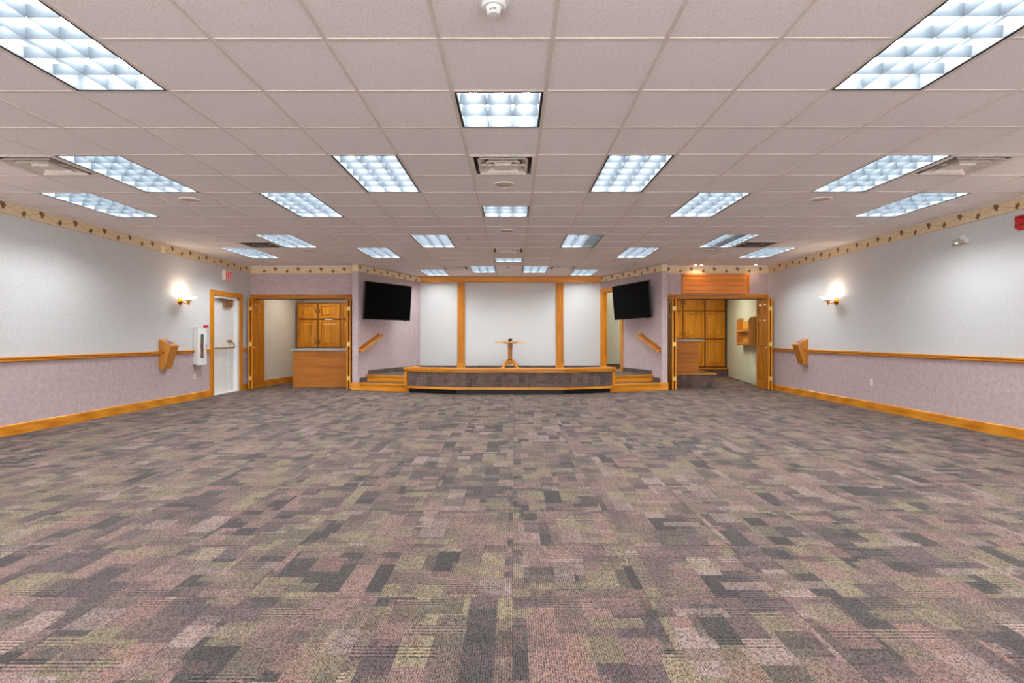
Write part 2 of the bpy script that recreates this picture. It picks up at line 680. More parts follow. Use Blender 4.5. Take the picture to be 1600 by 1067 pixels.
# the same rhythm goes on behind the camera
for c in (-8, 8):
    fx(c, -1, 1, 'long ceiling light beside the camera, out of the photo, at the %s wall' % ('left' if c < 0 else 'right'))
for c in (-6, -2, 2, 6):
    fx(c, -3, -1, 'long ceiling light over the camera, column %s of the grid' % {-6: 'far left', -2: 'inner left', 2: 'inner right', 6: 'far right'}[c])
for c in (-4, 4):
    fx(c, -7, -5, 'long ceiling light behind the camera on the %s' % ('left' if c < 0 else 'right'))
VENTS = [(0, 3, 'square ceiling vent on the centre line, nearest the camera'),
         (-7, 3, 'square ceiling vent beside the near left ceiling light'),
         (7, 3, 'square ceiling vent beside the near right ceiling light'),
         (0, 11, 'square ceiling vent on the centre line before the smallest square light'),
         (-7, 10, 'dusty square ceiling vent at the rear left near the exit sign'),
         (7, 10, 'dusty square ceiling vent at the rear right near the opening'),
         (-2, 15, 'square ceiling vent above the stage on the left'),
         (2, 15, 'square ceiling vent above the stage on the right')]
used = set()
for (c, k0, k1, l, off) in LIGHTS:
    for k in range(k0, k1):
        used.add((c, k))
for (c, k, l) in VENTS:
    used.add((c, k))
KB = -10
tz = CEIL + 0.002
tmb = MB()
g = 0.006
tmb.raised((g, g, tz + 0.016), (T - g, T - g, tz), 2, -1, 0.0015, 0.003)
tile_o = tmb.build('ceiling_tile', TILE, CEILING)
tcells = []
for k in range(KB, 19):
    for c in range(-9, 10):
        if (c, k) in used:
            continue
        if k >= 15 and not (-6 <= c <= 5):
            continue
        x, y = GX0 + c * T, GY0 + k * T
        if y < YB - T:
            continue
        pr = project(x + T / 2, y + T / 2, CEIL)
        area = 0
        if pr and -120 < pr[0] < 1720 and -90 < pr[1] < 600 and y > 1.5:
            area = 1 / (y + T / 2) ** 3
        tcells.append((area, c, k))
tcells.sort(reverse=True)
first = True
rest = MB()
for n, (a, c, k) in enumerate(tcells):
    x, y = GX0 + c * T, GY0 + k * T
    if n < 300 and a > 0 and k < 18:
        if first:
            tile_o.location = (x, y, 0)
            first = False
        else:
            share(tile_o, 'ceiling_tile', (x, y, 0), CEILING)
    else:
        y1 = min(y + T - g, YS + 0.02)
        rest.raised((x + g, y + g, tz + 0.016), (x + T - g, y1, tz), 2, -1, 0.0015, 0.003)
ro = kid('far_ceiling_tiles', rest, TILE, CEILING)
ro['kind'] = 'stuff'
for c in range(-9, 11):
    x = GX0 + c * T
    y1 = YS if -4 <= c <= 4 else (YS - 0.6 if -5 <= c <= 5 else YH + 0.02)
    w = 0.012
    kid('grid_runner', MB().box((x - w, YB, CEIL - 0.003), (x + w, y1, CEIL + 0.004)).box((x - 0.003, YB, CEIL - 0.0045), (x + 0.003, y1, CEIL + 0.002)), TEE, CEILING)
inside = set()
for (c, k0, k1, l, off) in LIGHTS:
    for k in range(k0 + 1, k1):
        inside.add((c, k))
for k in range(KB, 19):
    y = GY0 + k * T
    if y < YB:
        continue
    c0, c1 = (-9, 9) if k <= 14 else (-6, 5)
    run = None
    for c in range(c0, c1 + 2):
        ok = c <= c1 and (c, k) not in inside
        if ok and run is None:
            run = c
        if not ok and run is not None:
            a, b = GX0 + run * T, GX0 + c * T
            kid('cross_tee', MB().box((a, y - 0.012, CEIL - 0.0008), (b, y + 0.012, CEIL + 0.0018)), TEE, CEILING)
            run = None


# ------------------------------------------------------------------ ceiling fixtures
def make_light(w, l):
    """recessed fixture with three strips behind a deep louvre; local origin = centre of its cell on the ceiling plane"""
    root = thing('ceiling_light', '', 'ceiling light')
    hw, hl = w / 2 - 0.013, l / 2 - 0.013
    e = 0.012
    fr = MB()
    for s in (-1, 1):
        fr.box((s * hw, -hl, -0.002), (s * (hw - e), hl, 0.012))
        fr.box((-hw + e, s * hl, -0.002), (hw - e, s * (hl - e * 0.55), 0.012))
    fr.build('frame', GAP, root)  # dark strip in place of the shadow gap round the fixture
    iw, il = hw - e, hl - e * 0.55
    H0, H1 = 0.0, 0.078
    hs = MB()
    for s in (-1, 1):
        hs.box((s * iw, -il, 0.0), (s * (iw - 0.006), il, 0.1))
        hs.box((-iw, s * il, 0.0), (iw, s * (il - 0.006), 0.1))
    hs.box((-iw - 0.01, -il - 0.01, 0.1), (iw + 0.01, il + 0.01, 0.11))
    hs.build('housing', HOUSE, root)
    pw = (iw - 0.006) * 2 / 3
    for k in range(3):
        x0 = -iw + 0.006 + k * pw
        xm = x0 + pw / 2
        st = MB().prism_ax([(xm - 0.018, 0.072), (xm + 0.018, 0.072), (xm + 0.03, 0.082), (xm + 0.02, 0.092), (xm - 0.02, 0.092), (xm - 0.03, 0.082)], 1, -il + 0.015, il - 0.015)
        st.build('light_strip', STRIP, root)
    for k in (1, 2):
        x = -iw + 0.006 + k * pw
        MB().prism_ax([(x - 0.0015, 0.004), (x + 0.0015, 0.004), (x + 0.006, 0.03), (x + 0.011, 0.066), (x - 0.011, 0.066), (x - 0.006, 0.03)], 1, -il, il).build('louvre_blade', LOUVRE, root)
    n = 3 if l < 0.8 else 6
    for k in range(1, n):
        y = -il + 2 * il * k / n
        MB().prism_ax([(y - 0.0015, 0.004), (y + 0.0015, 0.004), (y + 0.006, 0.03), (y + 0.011, 0.066), (y - 0.011, 0.066), (y - 0.006, 0.03)], 0, -iw, iw).build('louvre_blade', LOUVRE, root)
    return root


protos = {}
for (c, k0, k1, label, off) in LIGHTS:
    n = k1 - k0
    loc = (GX0 + (c + 0.5) * T, GY0 + (k0 + k1) / 2 * T, CEIL)
    if n not in protos:
        r = make_light(T, T * n)
        protos[n] = r
    else:
        r = bpy.data.objects.new('ceiling_light', None)
        COL.objects.link(r)
        r['category'] = 'ceiling light'
        q = 0
        for ch in protos[n].children:
            d = ch.copy()
            COL.objects.link(d)
            d.parent = r
            if ch.name.startswith('light_strip'):
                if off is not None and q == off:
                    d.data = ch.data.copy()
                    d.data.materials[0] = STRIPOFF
                    d['label'] = 'unlit grey tube strip with a faint glow added'
                q += 1
    r.location = loc
    r['label'] = label
    r['group'] = 'recessed ceiling lights'


def make_vent():
    root = thing('ceiling_vent', '', 'vent')
    h = T / 2 - 0.013
    # face frame, three nested louvre cones, dark round duct above
    fr = MB()
    for s in (-1, 1):
        fr.box((s * h, -h, -0.004), (s * (h - 0.03), h, 0.006))
        fr.box((-h + 0.03, s * h, -0.004), (h - 0.03, s * (h - 0.03), 0.006))
    fr.build('face_frame', VENTM, root)
    bx = MB()
    for s in (-1, 1):
        bx.box((s * (h - 0.03), -h + 0.03, 0.0), (s * (h - 0.026), h - 0.03, 0.075))
        bx.box((-h + 0.03, s * (h - 0.03), 0.0), (h - 0.03, s * (h - 0.026), 0.075))
    bx.box((-h, -h, 0.075), (h, h, 0.081))
    bx.build('back_pan', VENTP, root)
    MB().lathe([(0.15, 0.066), (0.15, 0.0745)], 20).build('duct_opening', VENTD, root)

    def ring(r0, z0, r1, z1):
        m = MB()
        t = 0.004
        vs = []
        for (r, z) in ((r0, z0), (r1, z1), (r1 - t, z1 + t), (r0 - t, z0 + t)):
            vs += [(-r, -r, z), (r, -r, z), (r, r, z), (-r, r, z)]
        fs = []
        for k in range(4):
            for i in range(4):
                j = (i + 1) % 4
                fs.append((k * 4 + i, k * 4 + j, ((k + 1) % 4) * 4 + j, ((k + 1) % 4) * 4 + i))
        m.add(vs, fs)
        return m
    ring(0.225, -0.012, 0.175, 0.05).build('louvre_ring', VENTM, root)
    ring(0.155, -0.014, 0.105, 0.045).build('louvre_ring', VENTM, root)
    MB().raised((-0.085, -0.085, 0.012), (0.085, 0.085, -0.014), 2, -1, 0.02, 0.02).build('centre_plate', VENTM, root)
    m = MB()
    m.box((-0.215, -0.004, 0.002), (0.215, 0.004, 0.02)).box((-0.004, -0.215, 0.002), (0.004, 0.215, 0.02))
    m.build('cross_brace', VENTM, root)
    return root


vp = None
for (c, k, label) in VENTS:
    loc = (GX0 + (c + 0.5) * T, GY0 + (k + 0.5) * T, CEIL)
    if vp is None:
        r = vp = make_vent()
    else:
        r = bpy.data.objects.new('ceiling_vent', None)
        COL.objects.link(r)
        r['category'] = 'vent'
        for ch in vp.children:
            d = ch.copy()
            COL.objects.link(d)
            d.parent = r
    r.location = loc
    r['label'] = label
    r['group'] = 'square ceiling vents'
    if k == 10:
        for ch in r.children:
            if ch.name.startswith(('louvre_ring', 'centre_plate', 'back_pan')):
                ch.data = ch.data.copy()
                ch.data.materials[0] = DUSTY

# round ceiling speakers, smoke detector, sprinklers
GRILLE = plain('speaker_grille', (206, 190, 178), 0.7)
for (c, k, label) in [(0, 4, 'round ceiling speaker just beyond the near centre vent'), (-6, 5, 'round ceiling speaker between the near left ceiling lights'),
                      (6, 5, 'round ceiling speaker between the near right ceiling lights'), (0, 8, 'round ceiling speaker on the centre line past the second square light'),
                      (-6, 11, 'round ceiling speaker at the rear left'), (6, 11, 'round ceiling speaker at the rear right')]:
    x, y = GX0 + (c + 0.5) * T, GY0 + (k + 0.5) * T
    t = TH('ceiling_speaker', label, 'speaker', (x, y, CEIL), 'round ceiling speakers')
    M = Matrix.Translation((x, y, CEIL))
    t.part('rim', MB().lathe([(0.115, 0.004), (0.115, -0.006), (0.105, -0.009), (0.1, -0.006), (0.1, 0.004)], 24, 0, M), TEE, smooth=True)
    t.part('grille', MB().lathe([(0.1, 0.0), (0.07, -0.008), (0.0005, -0.010)], 24, 0, M), GRILLE, smooth=True)
x, y = GX0 + 0.5 * T, GY0 - 0.5 * T
t = TH('smoke_detector', 'white smoke detector hanging from the ceiling at the photo top', 'smoke detector', (x, y, CEIL))
M = Matrix.Translation((x, y, CEIL))
t.part('base', MB().lathe([(0.058, 0.006), (0.06, -0.012), (0.052, -0.02), (0.0005, -0.02)], 24, 0, M), WHITEP, smooth=True)
t.part('chamber', MB().lathe([(0.04, -0.018), (0.034, -0.03), (0.034, -0.046), (0.026, -0.054), (0.0005, -0.056)], 20, 0, M), WHITEP, smooth=True)
t.part('indicator', MB().box((x - 0.017, y - 0.0352, CEIL - 0.045), (x - 0.011, y - 0.03, CEIL - 0.039)), BLACK)
t.part('sensor_slot', MB().box((x - 0.006, y - 0.0352, CEIL - 0.044), (x + 0.014, y - 0.03, CEIL - 0.036)), GREYP)
for (x, y, label) in [(-0.71, 8.72, 'small dark sprinkler head left of the centre line'), (-0.11, 12.2, 'small sprinkler head before the stage beam')]:
    t = TH('sprinkler_head', label, 'sprinkler', (x, y, CEIL))
    M = Matrix.Translation((x, y, CEIL))
    t.part('escutcheon', MB().lathe([(0.035, 0.004), (0.033, -0.004), (0.014, -0.008), (0.0005, -0.008)], 16, 0, M), GREYP, smooth=True)
    t.part('deflector', MB().lathe([(0.007, -0.006), (0.007, -0.03), (0.016, -0.032), (0.016, -0.035), (0.0005, -0.035)], 12, 0, M), BRONZE, smooth=True)

# ------------------------------------------------------------------ walls
RAIL0, RAIL1 = 0.855, 0.915
RZ = 0.885
HB = CEIL + 0.02


def twotone(mb, x0, x1, y0, y1, zlo=0.0, zhi=HB):
    if zlo < RZ:
        mb.box((x0, y0, zlo), (x1, y1, min(RZ, zhi)), 1)
    if zhi > RZ:
        mb.box((x0, y0, max(RZ, zlo)), (x1, y1, zhi), 0)


DY0, DY1, DZ = 10.53, 11.53, 1.985        # exit door opening in the left wall
w = MB()
twotone(w, XL - 0.15, XL, YB, DY0)
twotone(w, XL - 0.15, XL, DY1, YH + 0.12)
twotone(w, XL - 0.15, XL, DY0, DY1, DZ, HB)
WALL_L = struct('wall_left', w, [WHT, LAV])
w = MB()
twotone(w, XR, XR + 0.15, YB, YH + 0.12)
WALL_R = struct('wall_right', w, [WHT, LAV])
# wall with the side openings
SX0, SX1 = -3.49, -3.367      # front end of the left angled wall
SY = 11.65
struct('wall_back_left', MB().box((XL, YH, HDR + 0.09), (SX0, YH + 0.12, HB)), LAV)
struct('wall_back_right', MB().box((mx(SX0), YH, HDR + 0.09), (XR, YH + 0.12, HB)), LAV)
# angled walls beside the stage
RXL, RXR = -2.46, mx(-2.46)
WD = Vector((RXL - SX1, YS - SY))
WLEN = WD.length
WD.normalize()
WANG = math.atan2(WD.y, WD.x)
wl = MB().prism([(SX0, SY), (SX1, SY), (RXL, YS), (RXL, YS + 0.12), (RXL - 0.12, YS + 0.12), (SX0, SY + 0.42)], 0, HB)
struct('wall_angled_left', wl, LAV)


def wallpt(w, d=0.0, right=False):
    """point on the stage face of the left angled wall, w along it, d in front of it"""
    x = SX1 + WD.x * w + WD.y * d
    y = SY + WD.y * w - WD.x * d
    return (mx(x), y) if right else (x, y)


DW0, DW1, DTOP = 1.69, 2.60, 2.33         # doorway in the right angled wall
SF = 0.315                                # stage floor
wr = MB()
p = [wallpt(0, 0, True), wallpt(DW0, 0, True), wallpt(DW0, -0.12, True)]
wr.prism([(mx(SX0), SY), p[0], p[1], p[2], (mx(SX0), SY + 0.42)], 0, HB)
a, b, c, d = wallpt(DW0, 0, True), wallpt(DW1, 0, True), wallpt(DW1, -0.12, True), wallpt(DW0, -0.12, True)
wr.prism([a, b, c, d], DTOP, HB)
a, b, c, d = wallpt(DW1, 0, True), wallpt(WLEN, 0, True), wallpt(WLEN, -0.12, True), wallpt(DW1, -0.12, True)
wr.prism([a, b, c, d], 0, HB)
struct('wall_angled_right', wr, LAV)
struct('wall_stage', MB().box((RXL - 0.1, YS, 0), (RXR + 0.1, YS + 0.12, HB)), STW)
# beam and pilasters framing the stage wall
BZ = 2.60
t = TH('stage_beam', 'long honey oak beam along the ceiling above the stage', 'beam', (-0.074, YS - 0.06, BZ))
t.part('beam_board', MB().box((-2.53, YS - 0.11, BZ), (2.385, YS - 0.0, CEIL - 0.002)), OAK['x'])
t.part('lower_moulding', MB().box((-2.52, YS - 0.125, BZ - 0.012), (2.375, YS - 0.09, BZ + 0.02)), OAK['x'])
YP = YS - 0.002
for (x0, x1, lab) in ((-1.472, -1.275, 'left of the two fluted oak pilasters behind the stage'), (1.127, 1.324, 'right of the two fluted oak pilasters behind the stage')):
    t = TH('pilaster', lab, 'pilaster', ((x0 + x1) / 2, YP, SF), 'stage pilasters')
    zb = BZ - 0.012
    t.part('backboard', MB().box((x0, YP - 0.03, SF), (x1, YP, zb)), OAK['z'])
    n = 5
    wd = (x1 - x0) / n
    for i in range(n):
        t.part('flute', MB().raised((x0 + i * wd + 0.005, YP - 0.028, SF + 0.02), (x0 + (i + 1) * wd - 0.005, YP - 0.052, zb - 0.02), 1, -1, 0.012, 0.008), OAK['z'])
    t.part('plinth_block', MB().box((x0 - 0.012, YP - 0.065, SF), (x1 + 0.012, YP, SF + 0.16)), OAK['z'])

# ------------------------------------------------------------------ wallpaper border with ivy
BZ0, BZ1 = 2.58, 2.717
LEAFP = [(0, -.5), (.16, -.2), (.5, -.28), (.3, .05), (.42, .4), (.1, .26), (0, .6), (-.12, .26), (-.44, .36), (-.3, .02), (-.48, -.3), (-.15, -.2)]


def border(name, p0, p1, phase=0.0):
    """p0 -> p1 in plan; the print faces to the right-hand side of the travel direction"""
    a, b = Vector(p0), Vector(p1)
    L = (b - a).length
    d = (b - a) / L
    n = Vector((d.y, -d.x))
    M = Matrix(((d.x, n.x, 0, a.x), (d.y, n.y, 0, a.y), (0, 0, 1, 0), (0, 0, 0, 1)))
    o = struct(name, MB().box((0, -0.002, BZ0), (L, 0.004, BZ1), 0, M), BORDER)
    lv, vn, ln = MB(), MB(), MB()
    s = 0.13 - phase
    k = 0
    mid = (BZ0 + BZ1) / 2
    while s < L - 0.06:
        if s > 0.06:
            up = (k % 2 == 0)
            sz = 0.105 if up else 0.085
            zz = mid + (0.028 if up else -0.022)
            rot = 0.5 if up else -2.4
            for (dx, dz, sc, rr) in ((0.0, 0.0, 1.0, rot), (-0.022 if up else 0.02, 0.016, 0.6, rot + 1.2)):
                vs = []
                for (px, pz) in LEAFP:
                    q = (px * math.cos(rr) - pz * math.sin(rr), px * math.sin(rr) + pz * math.cos(rr))
                    vs.append((s + dx + q[0] * sz * sc * 0.72, 0.0052 + (1 - sc) * 0.001, max(BZ0 + 0.008, min(BZ1 - 0.005, zz + dz + q[1] * sz * sc * 1.15))))
                n0 = len(vs)
                vs.append((s + dx, 0.0062, zz + dz))
                lv.add(vs, [(i, (i + 1) % n0, n0) for i in range(n0)], 0, M)
        k += 1
        s += 0.257
    N = max(4, int(L / 0.03))
    vs, fs = [], []
    for i in range(N + 1):
        s = L * i / N
        zz = mid + 0.03 * math.cos((s - 0.13 + phase) * 2 * PI / 0.514)
        vs += [(s, 0.0048, zz - 0.005), (s, 0.0048, zz + 0.005)]
        if i:
            fs.append((2 * i - 2, 2 * i, 2 * i + 1, 2 * i - 1))
    vn.add(vs, fs, 0, M)
    ln.box((0, 0.0, BZ0), (L, 0.005, BZ0 + 0.007), 0, M).box((0, 0.0, BZ1 - 0.004), (L, 0.005, BZ1), 0, M)
    kid('ivy_leaves_print', lv, LEAF, o)['kind'] = 'stuff'
    kid('vine_print', vn, VINE, o)
    kid('edge_line_print', ln, VINE, o)
    return o


border('trim_1', (XL, 4.0), (XL, YH), 0.0)
border('trim_2', (XR, YH), (XR, 4.0), 0.1)
border('trim_3', (XL, YH), (SX0, YH), 0.08)
border('trim_4', (mx(SX0), YH), (XR, YH), 0.0)
border('trim_5', (SX0, SY), (SX1, SY), 0.07)
border('trim_6', (SX1, SY), (RXL + 0.03, YS - 0.085), 0.05)
border('trim_7', (mx(RXL) - 0.03, YS - 0.085), (mx(SX1), SY), 0.05)
border('trim_8', (mx(SX1), SY), (mx(SX0), SY), 0.07)
# painted edge angle where ceiling meets walls
an = MB()
z0, z1 = BZ1 + 0.004, CEIL + 0.002
an.box((XL, YB, CEIL - 0.004), (XL + 0.022, YH, z1)).box((XL, YB, z0), (XL + 0.003, YH, z1))
an.box((XR - 0.022, YB, CEIL - 0.004), (XR, YH, z1)).box((XR - 0.003, YB, z0), (XR, YH, z1))
an.box((XL, YH - 0.022, CEIL - 0.004), (SX0, YH, z1)).box((XL, YH - 0.003, z0), (SX0, YH, z1))
an.box((mx(SX0), YH - 0.022, CEIL - 0.004), (XR, YH, z1)).box((mx(SX0), YH - 0.003, z0), (XR, YH, z1))
struct('trim_9', an, TEE)


# ------------------------------------------------------------------ chair rails and baseboards
def rail(name, x, s, y0, y1):
    o = struct(name, MB().prism_ax([(x, RAIL0), (x + s * 0.016, RAIL0), (x + s * 0.03, RAIL0 + 0.012), (x + s * 0.03, RAIL0 + 0.024), (x + s * 0.018, RAIL0 + 0.03),
                                    (x + s * 0.018, RAIL0 + 0.036), (x + s * 0.034, RAIL0 + 0.042), (x + s * 0.034, RAIL1 - 0.006), (x + s * 0.024, RAIL1), (x, RAIL1)], 1, y0, y1), OAK['y'])
    return o


CY0, CY1 = DY0 - 0.12, DY1 + 0.12
rail('trim_10', XL, 1, YB, CY0)
rail('trim_11', XL, 1, CY1, YH - 0.2)
rail('trim_12', XR, -1, YB, YH - 0.2)


def base(name, x, s, y0, y1):
    return struct(name, MB().prism_ax([(x, 0), (x + s * 0.018, 0), (x + s * 0.018, 0.115), (x + s * 0.008, 0.127), (x, 0.127)], 1, y0, y1), OAK['y'])


base('baseboard_left', XL, 1, YB, CY0)
base('baseboard_left_end', XL, 1, CY1, YH)
base('baseboard_right', XR, -1, YB, YH)
bl = MB()
for r in (False, True):
    X = (lambda v: mx(v)) if r else (lambda v: v)
    pts = [(X(SX0), SY), (X(SX1), SY)]
    bl.box((X(SX0 - 0.016), SY - 0.02, 0), (X(SX1 + 0.05), SY, 0.16))
    bl.box((X(SX0 - 0.016), SY - 0.012, 0.16), (X(SX1 + 0.045), SY, 0.172))
    bl.box((X(SX0 - 0.016), SY, 0), (X(SX0), YH, 0.16))
struct('baseboard_stage', bl, OAK['x'])

# ------------------------------------------------------------------ exit door in the left wall
d = TH('door_1', None, None, (XL, (DY0 + DY1) / 2, 0), kind='structure')
cs_ = MB()
cw = 0.12
cs_.box((XL, DY0 - cw, 0), (XL + 0.022, DY0, DZ + cw * 0.8))
d.part('casing_side', cs_, OAK['z'])
d.part('casing_side', MB().box((XL, DY1, 0), (XL + 0.022, DY1 + cw, DZ + cw * 0.8)), OAK['z'])
d.part('casing_head', MB().box((XL, DY0, DZ), (XL + 0.022, DY1, DZ + cw * 0.8)), OAK['y'])
jm = MB()
jm.box((XL - 0.14, DY0, 0), (XL + 0.002, DY0 + 0.045, DZ))
jm.box((XL - 0.14, DY1 - 0.075, 0), (XL + 0.002, DY1, DZ))
jm.box((XL - 0.14, DY0, DZ - 0.05), (XL + 0.002, DY1, DZ))
d.part('jamb', jm, WHITEP)
d.part('sill', MB().box((XL - 0.14, DY0, 0), (XL + 0.01, DY1, 0.018)), WHITEP)
leaf = d.part('door_leaf', MB().box((XL - 0.12, DY0 + 0.047, 0.02), (XL - 0.075, DY1 - 0.077, DZ - 0.052)), DOORW)
zb = 0.925
pb = MB()
pb.tube([(XL - 0.01, DY0 + 0.03, zb), (XL - 0.01, DY1 - 0.17, zb + 0.01)], 0.016, 10)
d.part('push_bar', pb, BRONZE, leaf, smooth=True)
pb = MB()
pb.tube([(XL - 0.01, DY1 - 0.17, zb + 0.01), (XL - 0.012, DY1 - 0.19, zb + 0.09), (XL - 0.05, DY1 - 0.24, zb + 0.13)], 0.014, 8)
pb.box((XL - 0.075, DY1 - 0.33, zb + 0.1), (XL - 0.035, DY1 - 0.22, zb + 0.17))
d.part('bar_arm', pb, BRONZE, leaf)
d.part('vertical_rod', MB().tube([(XL - 0.068, DY1 - 0.28, 0.03), (XL - 0.068, DY1 - 0.28, zb + 0.12)], 0.007, 6), DOORW, leaf)
cl = MB().box((XL - 0.075, DY1 - 0.52, DZ - 0.2), (XL - 0.02, DY1 - 0.22, DZ - 0.115))
d.part('closer_body', cl, BRONZE, leaf)
cl = MB().box((XL - 0.06, DY1 - 0.68, DZ - 0.085), (XL - 0.02, DY1 - 0.4, DZ - 0.065)).box((XL - 0.05, DY1 - 0.44, DZ - 0.12), (XL - 0.03, DY1 - 0.4, DZ - 0.065)).box((XL - 0.06, DY1 - 0.42, DZ - 0.09), (XL - 0.02, DY1 - 0.2, DZ - 0.06))
d.part('closer_arm', cl, BRONZE, leaf)
struct('wall_outside', MB().box((XL - 0.16, DY0 - 0.1, 0), (XL - 0.145, DY1 + 0.1, DZ + 0.1)), WHITEP)

# ------------------------------------------------------------------ side rooms (alcoves)
# left: store with counter and cabinets
AW = [(-5.86, YH + 0.12), (-5.64, 14.55)]
struct('wall_store_left', MB().prism([AW[0], AW[1], (AW[1][0] - 0.1, AW[1][1]), (AW[0][0] - 0.1, AW[0][1])], 0, 2.5), BEIGE)
struct('baseboard_store', MB().prism([(AW[0][0], AW[0][1]), (AW[0][0] + 0.018, AW[0][1]), (AW[1][0] + 0.018, AW[1][1]), (AW[1][0], AW[1][1])], 0, 0.145), OAK['y'])
struct('wall_store_back', MB().box((-6.0, 14.5, 0), (-2.7, 14.6, 2.5)), BEIGE)
struct('wall_store_right', MB().prism([(-3.5, SY + 0.42), (-3.42, SY + 0.42), (-2.62, 14.55), (-2.7, 14.55)], 0, 2.5), BEIGE)
struct('ceiling_store', MB().prism([(-6.0, YH + 0.12), (-3.5, YH + 0.12), (-2.66, 14.6), (-6.0, 14.6)], 2.44, 2.5), WHT)
# right: room with platform and cabinets
BW = [(5.72, YH + 0.12), (6.50, 16.7)]
struct('ceiling_side_room', MB().prism([(3.36, YH + 0.12), (6.9, YH + 0.12), (6.9, 16.8), (2.2, 16.8), (2.38, 14.34)], 2.62, 2.68), WHT)
struct('wall_side_room_back', MB().box((2.2, 16.65, 0), (6.9, 16.75, 2.65)), SAGE)
struct('wall_hall', MB().box((2.2, 14.75, 0), (3.7, 14.85, 2.65)), SAGE)
struct('wall_hall_seal', MB().box((2.1, YS + 0.1, 0), (2.2, 16.75, 2.66)), SAGE)  # unseen wall added to keep world light out of the side rooms
struct('baseboard_hall', MB().box((2.2, 14.735, SF), (3.7, 14.752, SF + 0.105)), CARPET_V)
# right side of that room: a vinyl covered wall, the loose sheet wrinkles near the floor
sh = MB()
N, H = 56, 40
vs, fs = [], []
for i in range(N + 1):
    for j in range(H + 1):
        u, z = i / N, 2.6 * j / H
        x = BW[0][0] + (BW[1][0] - BW[0][0]) * u
        y = BW[0][1] + (BW[1][1] - BW[0][1]) * u
        dd = 0.0
        for (u0, s0, u1, amp, wd) in ((0.30, 0.75, 0.16, 0.10, 0.020), (0.30, 0.45, 0.24, 0.08, 0.016), (0.20, 0.35, 0.10, 0.06, 0.015)):
            if z < s0:
                uc = u0 + (u1 - u0) * (1 - z / s0)
                dd += amp * math.exp(-((u - uc) / wd) ** 2) * (1 - z / s0) ** 0.5 * (0.5 + 0.5 * min(1, z / 0.1))
        vs.append((x - dd, y, z))
for i in range(N):
    for j in range(H):
        k = i * (H + 1) + j
        fs.append((k, k + 1, k + H + 2, k + H + 1))
sh.add(vs, fs)
struct('wall_side_room_right', sh, SAGE, smooth=True)
struct('wall_side_room_outer', MB().prism([(BW[0][0] + 0.01, BW[0][1]), (BW[1][0] + 0.01, BW[1][1]), (BW[1][0] + 0.1, BW[1][1]), (BW[0][0] + 0.1, BW[0][1])], 0, 2.65), SAGE)

# oak headers over the two openings
for n, (x0, x1) in ((13, (XL, SX0)), (14, (mx(SX0), XR))):
    m = MB().box((x0, YH - 0.02, HDR), (x1, YH + 0.14, HDR + 0.09))
    o = struct('trim_%d' % n, m, DOAK['x'])
    kid('header_track', MB().box((x0 + 0.03, YH + 0.03, HDR - 0.012), (x1 - 0.03, YH + 0.09, HDR)), BLACK, o)


# unseen fill lights added to brighten the side rooms
def room_fill(name, x, y, z, w, h, watts, col):
    l = bpy.data.lights.new(name, 'AREA')
    l.shape = 'RECTANGLE'
    l.size, l.size_y = w, h
    l.energy = watts
    l.color = col
    o = bpy.data.objects.new(name, l)
    COL.objects.link(o)
    o.location = (x, y, z)
    return o


room_fill('store_room_fill', -4.7, 13.0, 2.42, 1.2, 0.6, 11, (1.0, 0.95, 0.86))
room_fill('side_room_fill', 4.6, 14.2, 2.60, 1.2, 0.6, 34, (1.0, 0.95, 0.76))
room_fill('hall_fill', 2.75, 14.2, 2.60, 0.3, 0.6, 2.4, (1.0, 0.98, 0.88))


